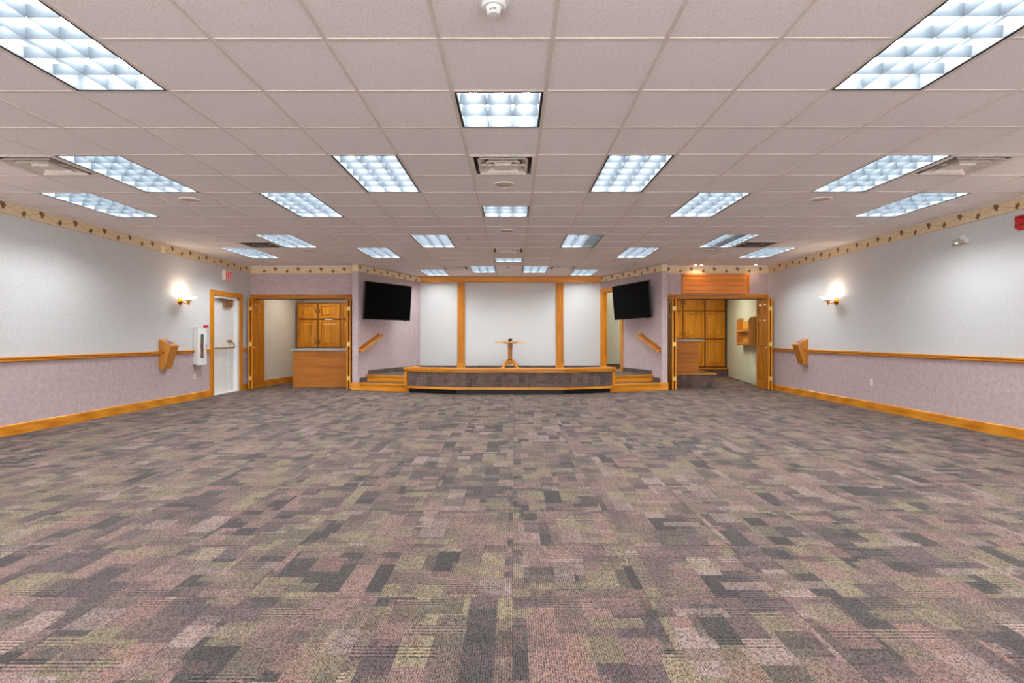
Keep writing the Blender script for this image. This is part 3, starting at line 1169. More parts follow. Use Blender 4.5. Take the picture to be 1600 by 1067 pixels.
# ------------------------------------------------------------------ folding doors
def folding_door(label, xc, far_out, yn, yf, room_side):
    """two six-panel leaves folded face to face, standing square to the opening; xc centre, room_side +1/-1 = face turned to the opening"""
    t = TH('folding_door', label, 'door', (xc, (yn + yf) / 2, 0), 'folding doors of the side openings')
    th, gap = 0.036, 0.026
    z0, z1 = 0.012, 1.995
    for s in (-1, 1):
        x0 = xc + s * gap / 2
        x1 = x0 + s * th
        xa, xb = min(x0, x1), max(x0, x1)
        m = MB()
        m.box((xa + 0.013, yn + 0.002, z0), (xb - 0.013, yf, z1))
        W = yf - yn
        st = 0.085
        rows = ((0.20, 0.76), (0.92, 1.56), (1.66, 1.90))
        for (a, b) in ((yn, yn + st), (yf - st, yf), ((yn + yf) / 2 - 0.04, (yn + yf) / 2 + 0.04)):
            m.box((xa, a, z0), (xb, b, z1))
        zz = [z0, 0.20, 0.76, 0.92, 1.56, 1.66, 1.90, z1]
        for i in range(0, 8, 2):
            m.box((xa, yn + st, zz[i]), (xb, (yn + yf) / 2 - 0.04, zz[i + 1])).box((xa, (yn + yf) / 2 + 0.04, zz[i]), (xb, yf - st, zz[i + 1]))
        leaf = t.part('door_leaf', m, DOAK['z'])
        t.part('lit_edge_strip', MB().box((xa + 0.001, yn - 0.003, z0), (xb - 0.001, yn, z1)), OAK['z'], leaf)  # lighter oak strip added so the near edge looks lit
        for (za, zb) in rows:
            for (a, b) in ((yn + st, (yn + yf) / 2 - 0.04), ((yn + yf) / 2 + 0.04, yf - st)):
                if s == room_side:
                    fxx = xb if s > 0 else xa
                    t.part('raised_panel', MB().raised((fxx - s * 0.013, a + 0.014, za + 0.014), (fxx - s * 0.001, b - 0.014, zb - 0.014), 0, s, 0.010, 0.028), DOAK['z'], leaf)
        if s == room_side:
            fxx = xb if s > 0 else xa
            M = Matrix.Translation((fxx, yn + 0.05, 0.93)) @ Matrix.Rotation(s * PI / 2, 4, 'Y')
            t.part('knob', MB().lathe([(0.006, 0), (0.006, 0.012), (0.014, 0.018), (0.014, 0.026), (0.0005, 0.03)], 10, 0, M), WHITEP, leaf, smooth=True)
    for z in (0.25, 1.0, 1.78):
        m = MB().box((xc - gap / 2 - 0.022, yn - 0.006, z - 0.045), (xc + gap / 2 + 0.022, yn - 0.003, z + 0.045))
        m.tube([(xc, yn - 0.009, z - 0.045), (xc, yn - 0.009, z + 0.045)], 0.006, 8)
        t.part('hinge', m, HINGE)
    return t


folding_door('folded oak door pair standing beside the white exit door', -5.775, 0, 11.80, 12.36, 1)
folding_door('folded oak door pair at the left corner of the stage wall', -3.615, 0, 11.80, 12.36, -1)
folding_door('folded oak door pair at the right corner of the stage wall', 3.512, 0, 11.72, 12.28, 1)
folding_door('folded oak door pair standing against the right wall', 5.60, 0, 11.72, 12.28, -1)

SIGNOAK = {a: oak('sign_oak_' + a, a, (236, 152, 74), (200, 112, 42)) for a in 'xz'}
# boxed oak panel above the right opening
bx0, bx1, bz0, bz1 = 3.765, 5.265, 2.12, 2.565
t = TH('sign_panel', 'wide framed oak panel on the wall above the right opening', 'wood panel', ((bx0 + bx1) / 2, YH, bz0))
t.part('panel_board', MB().box((bx0 + 0.03, YH - 0.04, bz0 + 0.03), (bx1 - 0.03, YH - 0.0045, bz1 - 0.03)), SIGNOAK['x'])
for (a, b, ax) in (((bx0, bz0), (bx1, bz0 + 0.045), 'x'), ((bx0, bz1 - 0.045), (bx1, bz1), 'x'), ((bx0, bz0 + 0.045), (bx0 + 0.045, bz1 - 0.045), 'z'), ((bx1 - 0.045, bz0 + 0.045), (bx1, bz1 - 0.045), 'z')):
    t.part('frame_moulding', MB().raised((a[0], YH - 0.0045, a[1]), (b[0], YH - 0.06, b[1]), 1, -1, 0.015, 0.008), SIGNOAK[ax])
# little spotlights shining on it
for i, (x, lab) in enumerate(((4.02, 'leftmost tiny ceiling spotlight above the oak sign panel'), (4.15, 'second tiny ceiling spotlight above the oak sign panel'), (5.32, 'tiny ceiling spotlight near the right wall by the sign panel'))):
    y = 11.86 if i < 2 else 11.8
    t = TH('spotlight', lab, 'spotlight', (x, y, CEIL), 'tiny ceiling spotlights')
    M = Matrix.Translation((x, y, CEIL))
    t.part('trim_ring', MB().lathe([(0.045, 0.004), (0.045, -0.005), (0.03, -0.008), (0.028, 0.004)], 16, 0, M), TEE, smooth=True)
    t.part('bulb', MB().lathe([(0.02, 0.0), (0.018, -0.012), (0.0005, -0.016)], 12, 0, M), emit('spot_bulb_%d' % i, (1.0, 0.8, 0.58), 14.0, False), smooth=True)
    l = bpy.data.lights.new('spotlight_beam', 'SPOT')
    l.energy = 2
    l.spot_size = math.radians(110)
    l.spot_blend = 0.8
    l.shadow_soft_size = 0.02
    l.color = (1.0, 0.66, 0.42)
    lo = bpy.data.objects.new('spotlight_beam', l)
    COL.objects.link(lo)
    lo.parent = t.o
    lo.location = (0, 0, -0.022)
    lo.rotation_euler = (math.radians(22), 0, 0)


# ------------------------------------------------------------------ cabinets
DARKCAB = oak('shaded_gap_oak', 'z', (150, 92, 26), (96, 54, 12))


def cabinet(label, cols, y, rows, z0, z1, ndark=False):
    """cols = [(x0,x1,handle side)...]; front at y"""
    x0, x1 = cols[0][0], cols[-1][1]
    t = TH('cabinet', label, 'cabinet', ((x0 + x1) / 2, y + 0.28, z0), 'tall oak cabinets')
    t.part('body', MB().box((x0, y, z0), (x1, y + 0.55, z1)), DARKCAB)
    for (a, b, hs) in cols:
        for (za, zb, hz) in rows:
            g2 = 0.022
            X0, X1, Z0, Z1 = a + g2, b - g2, za + g2 * 0.6, zb - g2 * 0.6
            f = 0.06
            m = MB()
            m.box((X0, y - 0.026, Z0), (X0 + f, y - 0.0015, Z1)).box((X1 - f, y - 0.026, Z0), (X1, y - 0.0015, Z1))
            m.box((X0 + f, y - 0.026, Z0), (X1 - f, y - 0.0015, Z0 + f)).box((X0 + f, y - 0.026, Z1 - f), (X1 - f, y - 0.0015, Z1))
            m.box((X0 + f, y - 0.005, Z0 + f), (X1 - f, y - 0.0015, Z1 - f))
            dr = t.part('door', m, CAB['z'])
            t.part('raised_panel', MB().raised((X0 + f + 0.014, y - 0.005, Z0 + f + 0.014), (X1 - f - 0.014, y - 0.022, Z1 - f - 0.014), 1, -1, 0.015, 0.035), CAB['z'], dr)
            hx = X0 + 0.03 if hs < 0 else X1 - 0.03
            hzz = Z0 + 0.13 if hz < 0 else Z1 - 0.13
            if zb - za < 0.5:
                hzz = (Z0 + Z1) / 2
            t.part('handle', MB().tube([(hx, y - 0.02, hzz - 0.05), (hx, y - 0.045, hzz - 0.035), (hx, y - 0.045, hzz + 0.035), (hx, y - 0.02, hzz + 0.05)], 0.008, 6), DKWOOD, dr)
    return t


rowsL = ((0.10, 0.86, 1), (0.88, 1.605, -1), (1.625, 2.03, -1))
cabinet('tall oak cabinet with paired doors behind the left counter', [(-5.605, -5.05, 1), (-5.05, -4.47, -1)], 13.92, rowsL, 0.0, 2.05)
cabinet('tall oak cabinet partly hidden behind folded door, left side room', [(-4.47, -3.89, 1), (-3.89, -3.42, -1)], 13.92, rowsL, 0.0, 2.05)
x0 = (506.5 - 801.8) * 13.9 / 840
tag(MB().box((x0, 13.915, 1.603), (x0 + 0.2, 13.9195, 1.627)).build('label_strip', WHITEP), 'thin white label strip on the left cabinets', 'label')
rowsR = ((0.28, 1.09, 1), (1.11, 1.92, -1), (1.94, 2.42, -1))
cabinet('tall oak cabinet with paired doors behind the right counter', [(4.41, 5.06, 1), (5.06, 5.715, -1)], 16.06, rowsR, 0.235, 2.5)
cabinet('narrow oak cabinet next to the pale vinyl wall, right side room', [(5.72, 6.33, -1)], 16.06, rowsR, 0.235, 2.5)
t = TH('cabinet_plinth', 'dark carpeted step with oak nosing under the right cabinets', 'step', (5.5, 16.0, 0))
t.part('riser', MB().box((4.68, 15.92, 0), (6.33, 16.64, 0.205)), CARPET_V)
t.part('nosing', MB().box((4.68, 15.89, 0.205), (6.34, 16.64, 0.235)), OAK['x'])


# counters
COAK = {a: oak('counter_oak_' + a, a, (194, 122, 52), (152, 88, 30)) for a in 'xy'}


def counter(label, x0, x1, y, z0, ztop, over, t0=0.04):
    t = TH('counter', label, 'counter', ((x0 + x1) / 2, y + 0.25, z0))
    t.part('front_panel', MB().box((x0, y, z0), (x1, y + 0.02, ztop - t0)), COAK['x'])
    t.part('end_panel', MB().box((x0, y + 0.02, z0), (x0 + 0.02, y + 0.55, ztop - t0)), COAK['y'])
    t.part('end_panel', MB().box((x1 - 0.02, y + 0.02, z0), (x1, y + 0.55, ztop - t0)), COAK['y'])
    t.part('counter_top', MB().raised((x0 - (over if over < 0.05 else 0), y - 0.03, ztop - t0), (x1 + (over if over > 0.05 else 0), y + 0.58, ztop), 2, 1, 0.008, 0.006), LAM)
    return t


ct = counter('oak fronted counter with blue-grey top, left side opening', -5.09, -3.53, 12.41, 0.0, 0.885, 0.04)
ct = counter('oak fronted counter with blue-grey top on carpeted platform, right opening', 3.60, 4.30, 12.48, SF + 0.005, 1.105, 0.13)
# platform in the right side room (same level as the stage)
t = TH('side_platform', 'carpeted platform with oak nosing under the right counter', 'platform', (4.0, 12.6, 0))
pl = [(3.47, 12.42), (4.66, 12.42), (4.66, 15.88), (3.72, 15.88), (3.72, 14.9), (3.72, 14.74), (2.36, 14.74), (2.50, 14.26)]
t.part('riser', MB().prism(pl, 0, SF - 0.025), CARPET_V)
t.part('deck', MB().prism(pl, SF - 0.025, SF), CARPET)
t.part('nosing', MB().box((3.47, 12.39, SF - 0.028), (4.69, 12.43, SF + 0.004)), LOAK['x'])
t.part('nosing', MB().box((4.655, 12.43, SF - 0.028), (4.69, 15.88, SF + 0.004)), LOAK['y'])

# literature rack on the vinyl wall
dv = Vector((BW[1][0] - BW[0][0], BW[1][1] - BW[0][1]))
dv.normalize()
ang = math.atan2(dv.y, dv.x)
y0 = 12.98
x0 = BW[0][0] + (y0 - BW[0][1]) * dv.x / dv.y
rk = thing('literature_rack', 'oak wall rack with rounded sides and two tilted shelves, right room', 'rack', (x0 - 0.006, y0, 0.94), (0, 0, ang))
# local: x along the wall (away), y to the left = off the wall into the room
RL, RD, RH = 1.22, 0.17, 0.71
prof = [(0.0, 0), (RD, 0), (RD, RH - 0.1)] + [(RD - 0.1 + 0.1 * math.cos(a), RH - 0.1 + 0.1 * math.sin(a)) for a in [PI / 8 * i for i in range(1, 4)]] + [(RD - 0.1, RH), (0.0, RH)]
for x in (0.0, RL - 0.022):
    MB().prism_ax(prof, 0, x, x + 0.022).build('side_panel', LOAK['z'], rk)
for z in (0.03, 0.36):
    MB().add([(0.022, 0.0, z + 0.05), (RL - 0.022, 0.0, z + 0.05), (RL - 0.022, RD - 0.01, z), (0.022, RD - 0.01, z), (0.022, 0.0, z + 0.066), (RL - 0.022, 0.0, z + 0.066), (RL - 0.022, RD - 0.01, z + 0.016), (0.022, RD - 0.01, z + 0.016)],
             [(0, 1, 2, 3), (4, 5, 6, 7), (0, 1, 5, 4), (1, 2, 6, 5), (2, 3, 7, 6), (3, 0, 4, 7)]).build('shelf', LOAK['x'], rk)
    MB().box((0.022, 0.0, z + 0.07), (RL - 0.022, 0.014, z + 0.27)).build('back_board', GOLDP, rk)
    MB().box((0.022, RD - 0.012, z - 0.005), (RL - 0.022, RD, z + 0.035)).build('lip', LOAK['x'], rk)

# ------------------------------------------------------------------ stage
P0, P1 = (-2.254, 11.15), (-1.168, 10.75)
P2, P3 = (mx(P1[0]), P1[1]), (mx(P0[0]), P0[1])
PL = [P0, P1, P2, P3]
uv = Vector((P1[0] - P0[0], P1[1] - P0[1]))
uv.normalize()
nv = Vector((uv.y, -uv.x))          # outward (towards the camera)


def sp(s, d, right=False):
    """stage frame: s from the parapet end towards the angled wall, d back from the parapet face line"""
    x = P0[0] - uv.x * s - nv.x * d
    y = P0[1] - uv.y * s - nv.y * d
    return (mx(x), y) if right else (x, y)


st = TH('stage', 'low carpeted stage with an oak trimmed three-sided front', 'stage', (-0.074, 12.0, 0))
WS = 1.205
inner = offset_line(PL, 0.12)
poly = [sp(WS, 0.442), sp(0.02, 0.442)] + inner + [sp(0.02, 0.442, True), sp(WS, 0.442, True), (RXR - 0.012, YS - 0.002), (RXL + 0.012, YS - 0.002)]
st.part('platform', MB().prism(poly, 0.0, SF - 0.02), BLACK)
st.part('deck_carpet', MB().prism(poly, SF - 0.02, SF), CARPET)
PT = 0.53
st.part('toe_kick', strip(MB(), PL, 0.11, 0.16, 0.0, 0.11), BLACK)
for i in range(3):
    pass
st.part('front_carpet', strip(MB(), offset_line([P0, P1, P2, P3], 0.0), 0.018, 0.12, 0.11, PT - 0.04), CARPET_V)
st.part('bottom_rail', strip(MB(), PL, 0.0, 0.11, 0.10, 0.145), OAK['xy'])
st.part('top_rail', strip(MB(), PL, 0.0, 0.13, 0.445, 0.488), OAK['xy'])
capl = [sp(0.02, 0.0), P1, P2, sp(0.02, 0.0, True)]
st.part('cap_rail', strip(strip(MB(), capl, -0.03, 0.15, 0.50, PT), capl, -0.014, 0.14, 0.487, 0.501), OAK['xy'])
for r in (False, True):
    q = [sp(0.0, 0.0, r), sp(-0.055, 0.0, r), sp(-0.055, 0.13, r), sp(0.0, 0.13, r)]
    st.part('end_post', MB().prism(q, 0.10, 0.49), OAK['z'])
    q = [sp(0.0, 0.13, r), sp(-0.10, 0.13, r), sp(-0.10, 0.44, r), sp(0.0, 0.44, r)]
    st.part('end_return', MB().prism(q, 0.0, PT), OAK['z'])
# carpet cove along the stage walls
cv = MB().box((RXL + 0.02, YS - 0.014, SF), (RXR - 0.02, YS - 0.0005, SF + 0.09))
st.part('carpet_base', cv, CARPET_V)


def wall_strip(w0, w1, z0, h, right):
    a, b = wallpt(w0, 0.0005, right), wallpt(w1, 0.0005, right)
    c, d_ = wallpt(w1, 0.015, right), wallpt(w0, 0.015, right)
    m = MB().prism([a, b, c, d_], z0, z0 + h - 0.02)
    a, b = wallpt(w0 + 0.02, 0.0005, right), wallpt(w1, 0.0005, right)
    c, d_ = wallpt(w1, 0.015, right), wallpt(w0 + 0.02, 0.015, right)
    m.prism([a, b, c, d_], z0 + h - 0.02, z0 + h)
    return m


st.part('carpet_base', wall_strip(0.36, WLEN - 0.02, SF, 0.10, False), CARPET_W)
st.part('carpet_base', wall_strip(0.36, DW0 - 0.12, SF, 0.10, True), CARPET_W)
for r in (False, True):
    S1, S2 = 0.165, SF
    sd = 'right' if r else 'left'
    t = TH('stage_steps', 'two oak faced steps up to the stage on the %s' % sd, 'steps', (sp(0.6, 0.3, r)[0], sp(0.6, 0.3, r)[1], 0), 'stage steps')
    for (d0, d1, z0, z1, s0) in ((0.09, 0.40, 0.0, S1, 0.05), (0.40, 0.46, S1, S2, 0.0)):
        t.part('riser', MB().prism([sp(-s0, d0, r), sp(WS, d0, r), sp(WS, d0 + 0.03, r), sp(-s0, d0 + 0.03, r)], z0, z1 - 0.028), OAK['xy'])
        t.part('nosing', MB().prism([sp(-0.0, d0 - 0.025, r), sp(WS, d0 - 0.025, r), sp(WS, d0 + 0.04, r), sp(0.0, d0 + 0.04, r)], z1 - 0.028, z1 + 0.002), OAK['xy'])
    t.part('tread_carpet', MB().prism([sp(0.0, 0.13, r), sp(WS, 0.13, r), sp(WS, 0.40, r), sp(0.0, 0.40, r)], S1 - 0.028, S1), CARPET)
    t.part('carpet_base', wall_strip(0.06, 0.34, S1, 0.10, r), CARPET_W)

# doorway in the right angled wall
d = TH('door_2', None, None, (wallpt(2.1, 0, True)[0], wallpt(2.1, 0, True)[1], SF), kind='structure')


def wbox(w0, w1, d0, d1, z0, z1, right=True):
    return MB().prism([wallpt(w0, d0, right), wallpt(w1, d0, right), wallpt(w1, d1, right), wallpt(w0, d1, right)], z0, z1)


d.part('casing_side', wbox(DW0 - 0.105, DW0, 0.0, 0.02, SF, DTOP + 0.09), OAK['z'])
d.part('casing_side', wbox(DW1, WLEN - 0.002, 0.0, 0.02, SF, DTOP + 0.09), OAK['z'])
d.part('casing_head', wbox(DW0, DW1, 0.0, 0.02, DTOP, DTOP + 0.09), OAK['y'])
d.part('jamb', wbox(DW0, DW0 + 0.02, -0.12, 0.0, SF, DTOP), OAK['z'])
d.part('jamb', wbox(DW1 - 0.02, DW1, -0.12, 0.0, SF, DTOP), OAK['z'])
d.part('jamb_head', wbox(DW0, DW1, -0.12, 0.0, DTOP - 0.02, DTOP), OAK['y'])
d.part('threshold', wbox(DW0, DW1, -0.12, 0.02, SF, SF + 0.012), OAK['y'])

# handrails
RAILBACK = plain('handrail_shade_oak', (178, 106, 34), 0.4, var=0.2, scale=6)  # oak darkened to paint the shade behind the rail
RAILOAK = plain('handrail_lit_oak', (216, 146, 60), 0.35, var=0.2, scale=6)  # same oak lightened to paint the highlight on the rail
for r in (False, True):
    sd = 'right' if r else 'left'
    t = TH('handrail', 'short sloping oak handrail on the %s angled wall' % sd, 'handrail', (wallpt(0.4, 0, r)[0], wallpt(0.4, 0, r)[1], 1.0), 'stage handrails')
    w0, w1, za, zb = 0.03, 0.80, 0.875, 1.215

    def slab(d0, d1, lo, hi, e0=0.0, e1=0.0):
        vs = []
        for (w_, z_) in ((w0 + e0, za), (w1 + e1, zb)):
            for (dd, h) in ((d0, lo), (d1, lo), (d1, hi), (d0, hi)):
                q = wallpt(w_, dd, r)
                vs.append((q[0], q[1], z_ + h))
        return MB().add(vs, [(0, 1, 2, 3), (4, 5, 6, 7), (0, 1, 5, 4), (1, 2, 6, 5), (2, 3, 7, 6), (3, 0, 4, 7)])
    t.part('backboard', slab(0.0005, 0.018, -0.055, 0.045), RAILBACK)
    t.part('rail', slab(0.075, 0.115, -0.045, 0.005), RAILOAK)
    for f in (0.12, 0.5, 0.88):
        q0, q1 = wallpt(w0 + (w1 - w0) * f, 0.016, r), wallpt(w0 + (w1 - w0) * f, 0.08, r)
        z = za + (zb - za) * f - 0.03
        t.part('bracket', MB().tube([(q0[0], q0[1], z), (q1[0], q1[1], z)], 0.011, 8), BRASS)
    for f in (0.0, 0.985):
        w_ = w0 + (w1 - w0) * f
        z = za + (zb - za) * f
        q = [wallpt(w_, 0.016, r), wallpt(w_ + 0.012, 0.016, r), wallpt(w_ + 0.012, 0.08, r), wallpt(w_, 0.08, r)]
        t.part('end_block', MB().prism(q, z - 0.02, z + 0.012), RAILOAK)

# ------------------------------------------------------------------ lectern and microphone
lx, ly = -0.078, 13.55
LT_Z = 1.03
t = TH('lectern', 'oak pedestal lectern with four curved feet on the stage', 'lectern', (lx, ly, SF))
t.part('desk_top', MB().raised((lx - 0.37, ly - 0.25, LT_Z - 0.03), (lx + 0.37, ly + 0.2, LT_Z), 2, 1, 0.01, 0.008), LOAK['x'])
t.part('front_lip', MB().box((lx - 0.2, ly - 0.262, LT_Z - 0.028), (lx + 0.2, ly - 0.248, LT_Z + 0.012)), LOAK['x'])
t.part('mounting_plate', MB().box((lx - 0.14, ly - 0.12, LT_Z - 0.042), (lx + 0.14, ly + 0.1, LT_Z - 0.03)), BLACK)
t.part('column', MB().box((lx - 0.056, ly - 0.056, 0.60), (lx + 0.056, ly + 0.056, LT_Z - 0.042)).box((lx - 0.06, ly - 0.06, LT_Z - 0.16), (lx + 0.06, ly + 0.06, LT_Z - 0.05)), DOAK['z'])
t.part('collar', MB().box((lx - 0.061, ly - 0.061, 0.59), (lx + 0.061, ly + 0.061, 0.602)), BLACK)
t.part('column_base', MB().raised((lx - 0.058, ly - 0.058, 0.60), (lx + 0.058, ly + 0.058, 0.46), 2, -1, 0.03, 0.02), OAK['z'])
for k in range(4):
    a = PI / 4 + k * PI / 2
    prof = [(0.05, 0.59), (0.10, 0.585), (0.15, 0.55), (0.21, 0.46), (0.26, 0.405), (0.31, 0.385), (0.37, 0.385), (0.385, 0.36), (0.38, SF), (0.25, SF), (0.22, 0.37), (0.17, 0.43), (0.12, 0.50), (0.05, 0.50)]
    M = Matrix.Translation((lx, ly, 0)) @ Matrix.Rotation(a, 4, 'Z')
    t.part('foot', MB().prism_ax(prof, 1, -0.028, 0.028, 0, M), OAK['x'])
t = TH('microphone', 'small black microphone lying on top of the lectern', 'microphone', (lx, ly - 0.02, LT_Z))
M = Matrix.Translation((lx, ly - 0.02, LT_Z))
t.part('base', MB().lathe([(0.035, 0), (0.035, 0.012), (0.012, 0.016), (0.0005, 0.016)], 14, 0, M), BLACK, smooth=True)
t.part('stem', MB().tube([(lx, ly - 0.02, LT_Z + 0.012), (lx - 0.01, ly - 0.04, LT_Z + 0.05), (lx, ly - 0.07, LT_Z + 0.07)], 0.006, 6), BLACK, smooth=True)
bm_ = MB()
bm_.lathe([(0.0005, -0.042), (0.022, -0.034), (0.04, -0.012), (0.042, 0.01), (0.026, 0.034), (0.0005, 0.042)], 14, 0, Matrix.Translation((lx - 0.008, ly - 0.09, LT_Z + 0.05)))
bm_.lathe([(0.0005, -0.03), (0.018, -0.022), (0.028, 0.0), (0.02, 0.022), (0.0005, 0.03)], 12, 0, Matrix.Translation((lx + 0.032, ly - 0.09, LT_Z + 0.06)))
t.part('foam_head', bm_, plain('foam', (30, 32, 36), 0.9), smooth=True)


# ------------------------------------------------------------------ televisions
def tv(label, L, R, zc, w, h, tilt, roll=0.0):
    c = ((L[0] + R[0]) / 2, (L[1] + R[1]) / 2, zc)
    a = math.atan2(R[1] - L[1], R[0] - L[0])
    t = thing('television', label, 'television', c, (math.radians(tilt), math.radians(roll), a), 'wall televisions')
    MB().raised((-w / 2, 0.0, -h / 2), (w / 2, 0.05, h / 2), 1, 1, 0.02, 0.05).build('back_shell', TVBACK, t)
    bz = MB()
    for s in (-1, 1):
        bz.box((s * w / 2, -0.012, -h / 2), (s * (w / 2 - 0.012), 0.001, h / 2))
    bz.box((-w / 2 + 0.012, -0.012, h / 2 - 0.012), (w / 2 - 0.012, 0.001, h / 2)).box((-w / 2 + 0.012, -0.012, -h / 2), (w / 2 - 0.012, 0.001, -h / 2 + 0.018))
    bz.build('bezel', TVB, t)
    MB().box((-w / 2 + 0.012, -0.008, -h / 2 + 0.018), (w / 2 - 0.012, 0.0005, h / 2 - 0.012)).build('screen', SCREEN, t)
    MB().box((w * 0.38, -0.008, -h / 2 - 0.014), (w * 0.42, 0.02, -h / 2)).build('sensor_pod', TVB, t)
    mt = MB().box((-0.2, 0.05, -0.16), (0.2, 0.07, 0.16)).box((-0.05, 0.07, -0.05), (0.05, 0.24, 0.05))
    mt.build('mount_arm', TVBACK, t)
    return t


tv('black television swung out from the left angled wall', (-3.218, 11.62), (-2.456, 12.87), 1.955, 1.46, 0.825, 4.0)
tv('black television swung out from the right angled wall', (2.442, 13.08), (2.99, 11.75), 1.982, 1.44, 0.815, 5.0, -0.6)


# ------------------------------------------------------------------ sconces
def sconce(label, x, y, s, z=1.78):
    """s = direction off the wall along x"""
    t = TH('wall_sconce', label, 'wall lamp', (x, y, z), 'brass wall sconces')
    R = Matrix.Translation((x, y, z)) @ Matrix.Rotation(s * PI / 2, 4, 'Y')
    t.part('backplate', MB().lathe([(0.062, 0.0), (0.06, 0.012), (0.045, 0.02), (0.04, 0.03), (0.02, 0.036), (0.0005, 0.045)], 20, 0, R), BRASS, smooth=True)
    cx = x + s * 0.15
    t.part('arm', MB().tube([(x + s * 0.03, y, z), (x + s * 0.08, y, z - 0.03), (cx - s * 0.02, y, z - 0.034)], 0.009, 8), BRASS, smooth=True)
    M = Matrix.Translation((cx, y, z))
    t.part('cup', MB().lathe([(0.012, -0.065), (0.022, -0.06), (0.022, -0.012), (0.028, 0.0), (0.028, 0.012), (0.0005, 0.012)], 14, 0, M), BRASS, smooth=True)
    t.part('rim_band', MB().lathe([(0.06, 0.014), (0.062, 0.02), (0.06, 0.026), (0.04, 0.02)], 18, 0, M), BRASS, smooth=True)
    sh = MB()
    prof = [(0.03, 0.024), (0.075, 0.03), (0.11, 0.052), (0.135, 0.09), (0.130, 0.09), (0.106, 0.058), (0.073, 0.036), (0.03, 0.03)]
    sh.lathe(prof, 36, 0, M, 0.05, 9)
    t.part('glass_shade', sh, FROST, smooth=True)
    t.part('bulb', MB().lathe([(0.0005, 0.032), (0.014, 0.036), (0.016, 0.05), (0.008, 0.062), (0.0005, 0.066)], 10, 0, M), emit('sconce_bulb', (1.0, 0.78, 0.55), 30.0, False), smooth=True)
    l = bpy.data.lights.new('sconce_light', 'POINT')
    l.energy = SCONCE_W
    l.color = (1.0, 0.80, 0.62)
    l.shadow_soft_size = 0.03
    lo = bpy.data.objects.new('sconce_light', l)
    COL.objects.link(lo)
    lo.parent = t.o
    lo.location = (s * 0.15, 0, 0.105)
    return t


sconce('brass and glass sconce on left wall beside the exit door', XL, 9.48, 1)
sconce('brass and glass sconce on the right wall', XR, 9.48, -1)
sconce('brass and glass sconce on left wall near the camera, out of the photo', XL, 4.7, 1)
sconce('brass and glass sconce on right wall near the camera, out of the photo', XR, 4.7, -1)


# ------------------------------------------------------------------ wedge-shaped boxes on the walls
def wedge_box(label, x, y0, y1, s):
    t = TH('donation_box', label, 'box', (x, (y0 + y1) / 2, 0.62), 'oak boxes on the side walls')
    prof = [(x, 0.62), (x + s * 0.085, 0.62), (x + s * 0.205, 1.0), (x, 1.115)]
    t.part('case', MB().prism_ax(prof, 1, y0 + 0.008, y1 - 0.008), LOAK['z'])
    t.part('side_panel', MB().prism_ax(prof, 1, y0, y0 + 0.008), LOAK['z'])
    t.part('side_panel', MB().prism_ax(prof, 1, y1 - 0.008, y1), LOAK['z'])
    e = 0.012

    def top(a):
        return 1.115 - a / 0.205 * 0.115
    ym = (y0 + y1) / 2
    m = MB()
    pr = [(x, top(0)), (x + s * 0.212, top(0.212)), (x + s * 0.212, top(0.212) + e), (x, top(0) + e)]
    t.part('lid', m.prism_ax(pr, 1, y0 - 0.004, y1 + 0.004), LOAK['y'])
    a, b = 0.07, 0.13
    pr = [(x + s * a, top(a) + e), (x + s * b, top(b) + e), (x + s * b, top(b) + e + 0.002), (x + s * a, top(a) + e + 0.002)]
    t.part('slot_label', MB().prism_ax(pr, 1, ym - 0.045, ym + 0.045), TAPE, label='small blue label by the slot')
    a, b = 0.134, 0.15
    pr = [(x + s * a, top(a) + e), (x + s * b, top(b) + e), (x + s * b, top(b) + e + 0.0015), (x + s * a, top(a) + e + 0.0015)]
    t.part('slot', MB().prism_ax(pr, 1, ym - 0.05, ym + 0.05), BLACK)
    R = Matrix.Translation((x + s * 0.07, y0, 0.895)) @ Matrix.Rotation(PI / 2, 4, 'X')
    t.part('lock', MB().lathe([(0.014, 0), (0.013, 0.005), (0.0005, 0.006)], 12, 0, R), BLACK, smooth=True)
    return t


wedge_box('tapered oak box on left wall near the extinguisher cabinet', XL, 8.92, 9.12, 1)
wedge_box('tapered oak box on right wall below the sconce', XR, 10.39, 10.60, -1)

# fire extinguisher cabinet
y0, y1, z0, z1 = 9.87, 10.15, 0.635, 1.325
xf = XL + 0.09
t = TH('extinguisher_cabinet', 'white wall cabinet with a narrow window holding a fire extinguisher', 'cabinet', (XL, (y0 + y1) / 2, z0))
m = MB()
m.box((XL, y0, z0), (xf - 0.02, y0 + 0.012, z1)).box((XL, y1 - 0.012, z0), (xf - 0.02, y1, z1))
m.box((XL, y0, z0), (xf - 0.02, y1, z0 + 0.012)).box((XL, y0, z1 - 0.012), (xf - 0.02, y1, z1)).box((XL + 0.0005, y0, z0), (XL + 0.006, y1, z1))
t.part('case', m, WHITEP)
wa, wb, za, zb = y0 + 0.085, y1 - 0.085, 0.76, 1.205
m = MB()
m.box((xf - 0.02, y0, z0), (xf, wa, z1)).box((xf - 0.02, wb, z0), (xf, y1, z1)).box((xf - 0.02, wa, z0), (xf, wb, za)).box((xf - 0.02, wa, zb), (xf, wb, z1))
dr = t.part('door', m, WHITEP)
t.part('window_pane', MB().box((xf - 0.012, wa, za), (xf - 0.009, wb, zb)), PANE, dr)
t.part('pull', MB().box((xf, y1 - 0.03, 0.94), (xf + 0.012, y1 - 0.02, 1.02)), GREYP, dr)
ym = (y0 + y1) / 2
ex = TH('fire_extinguisher', 'red fire extinguisher with coloured label inside the white cabinet', 'extinguisher', (XL + 0.04, ym, z0 + 0.012))
M = Matrix.Translation((XL + 0.04, ym, 0))
ex.part('cylinder', MB().lathe([(0.03, 0.65), (0.031, 0.66), (0.031, 1.03), (0.024, 1.06), (0.012, 1.075), (0.0005, 1.075)], 16, 0, M), RED, smooth=True)
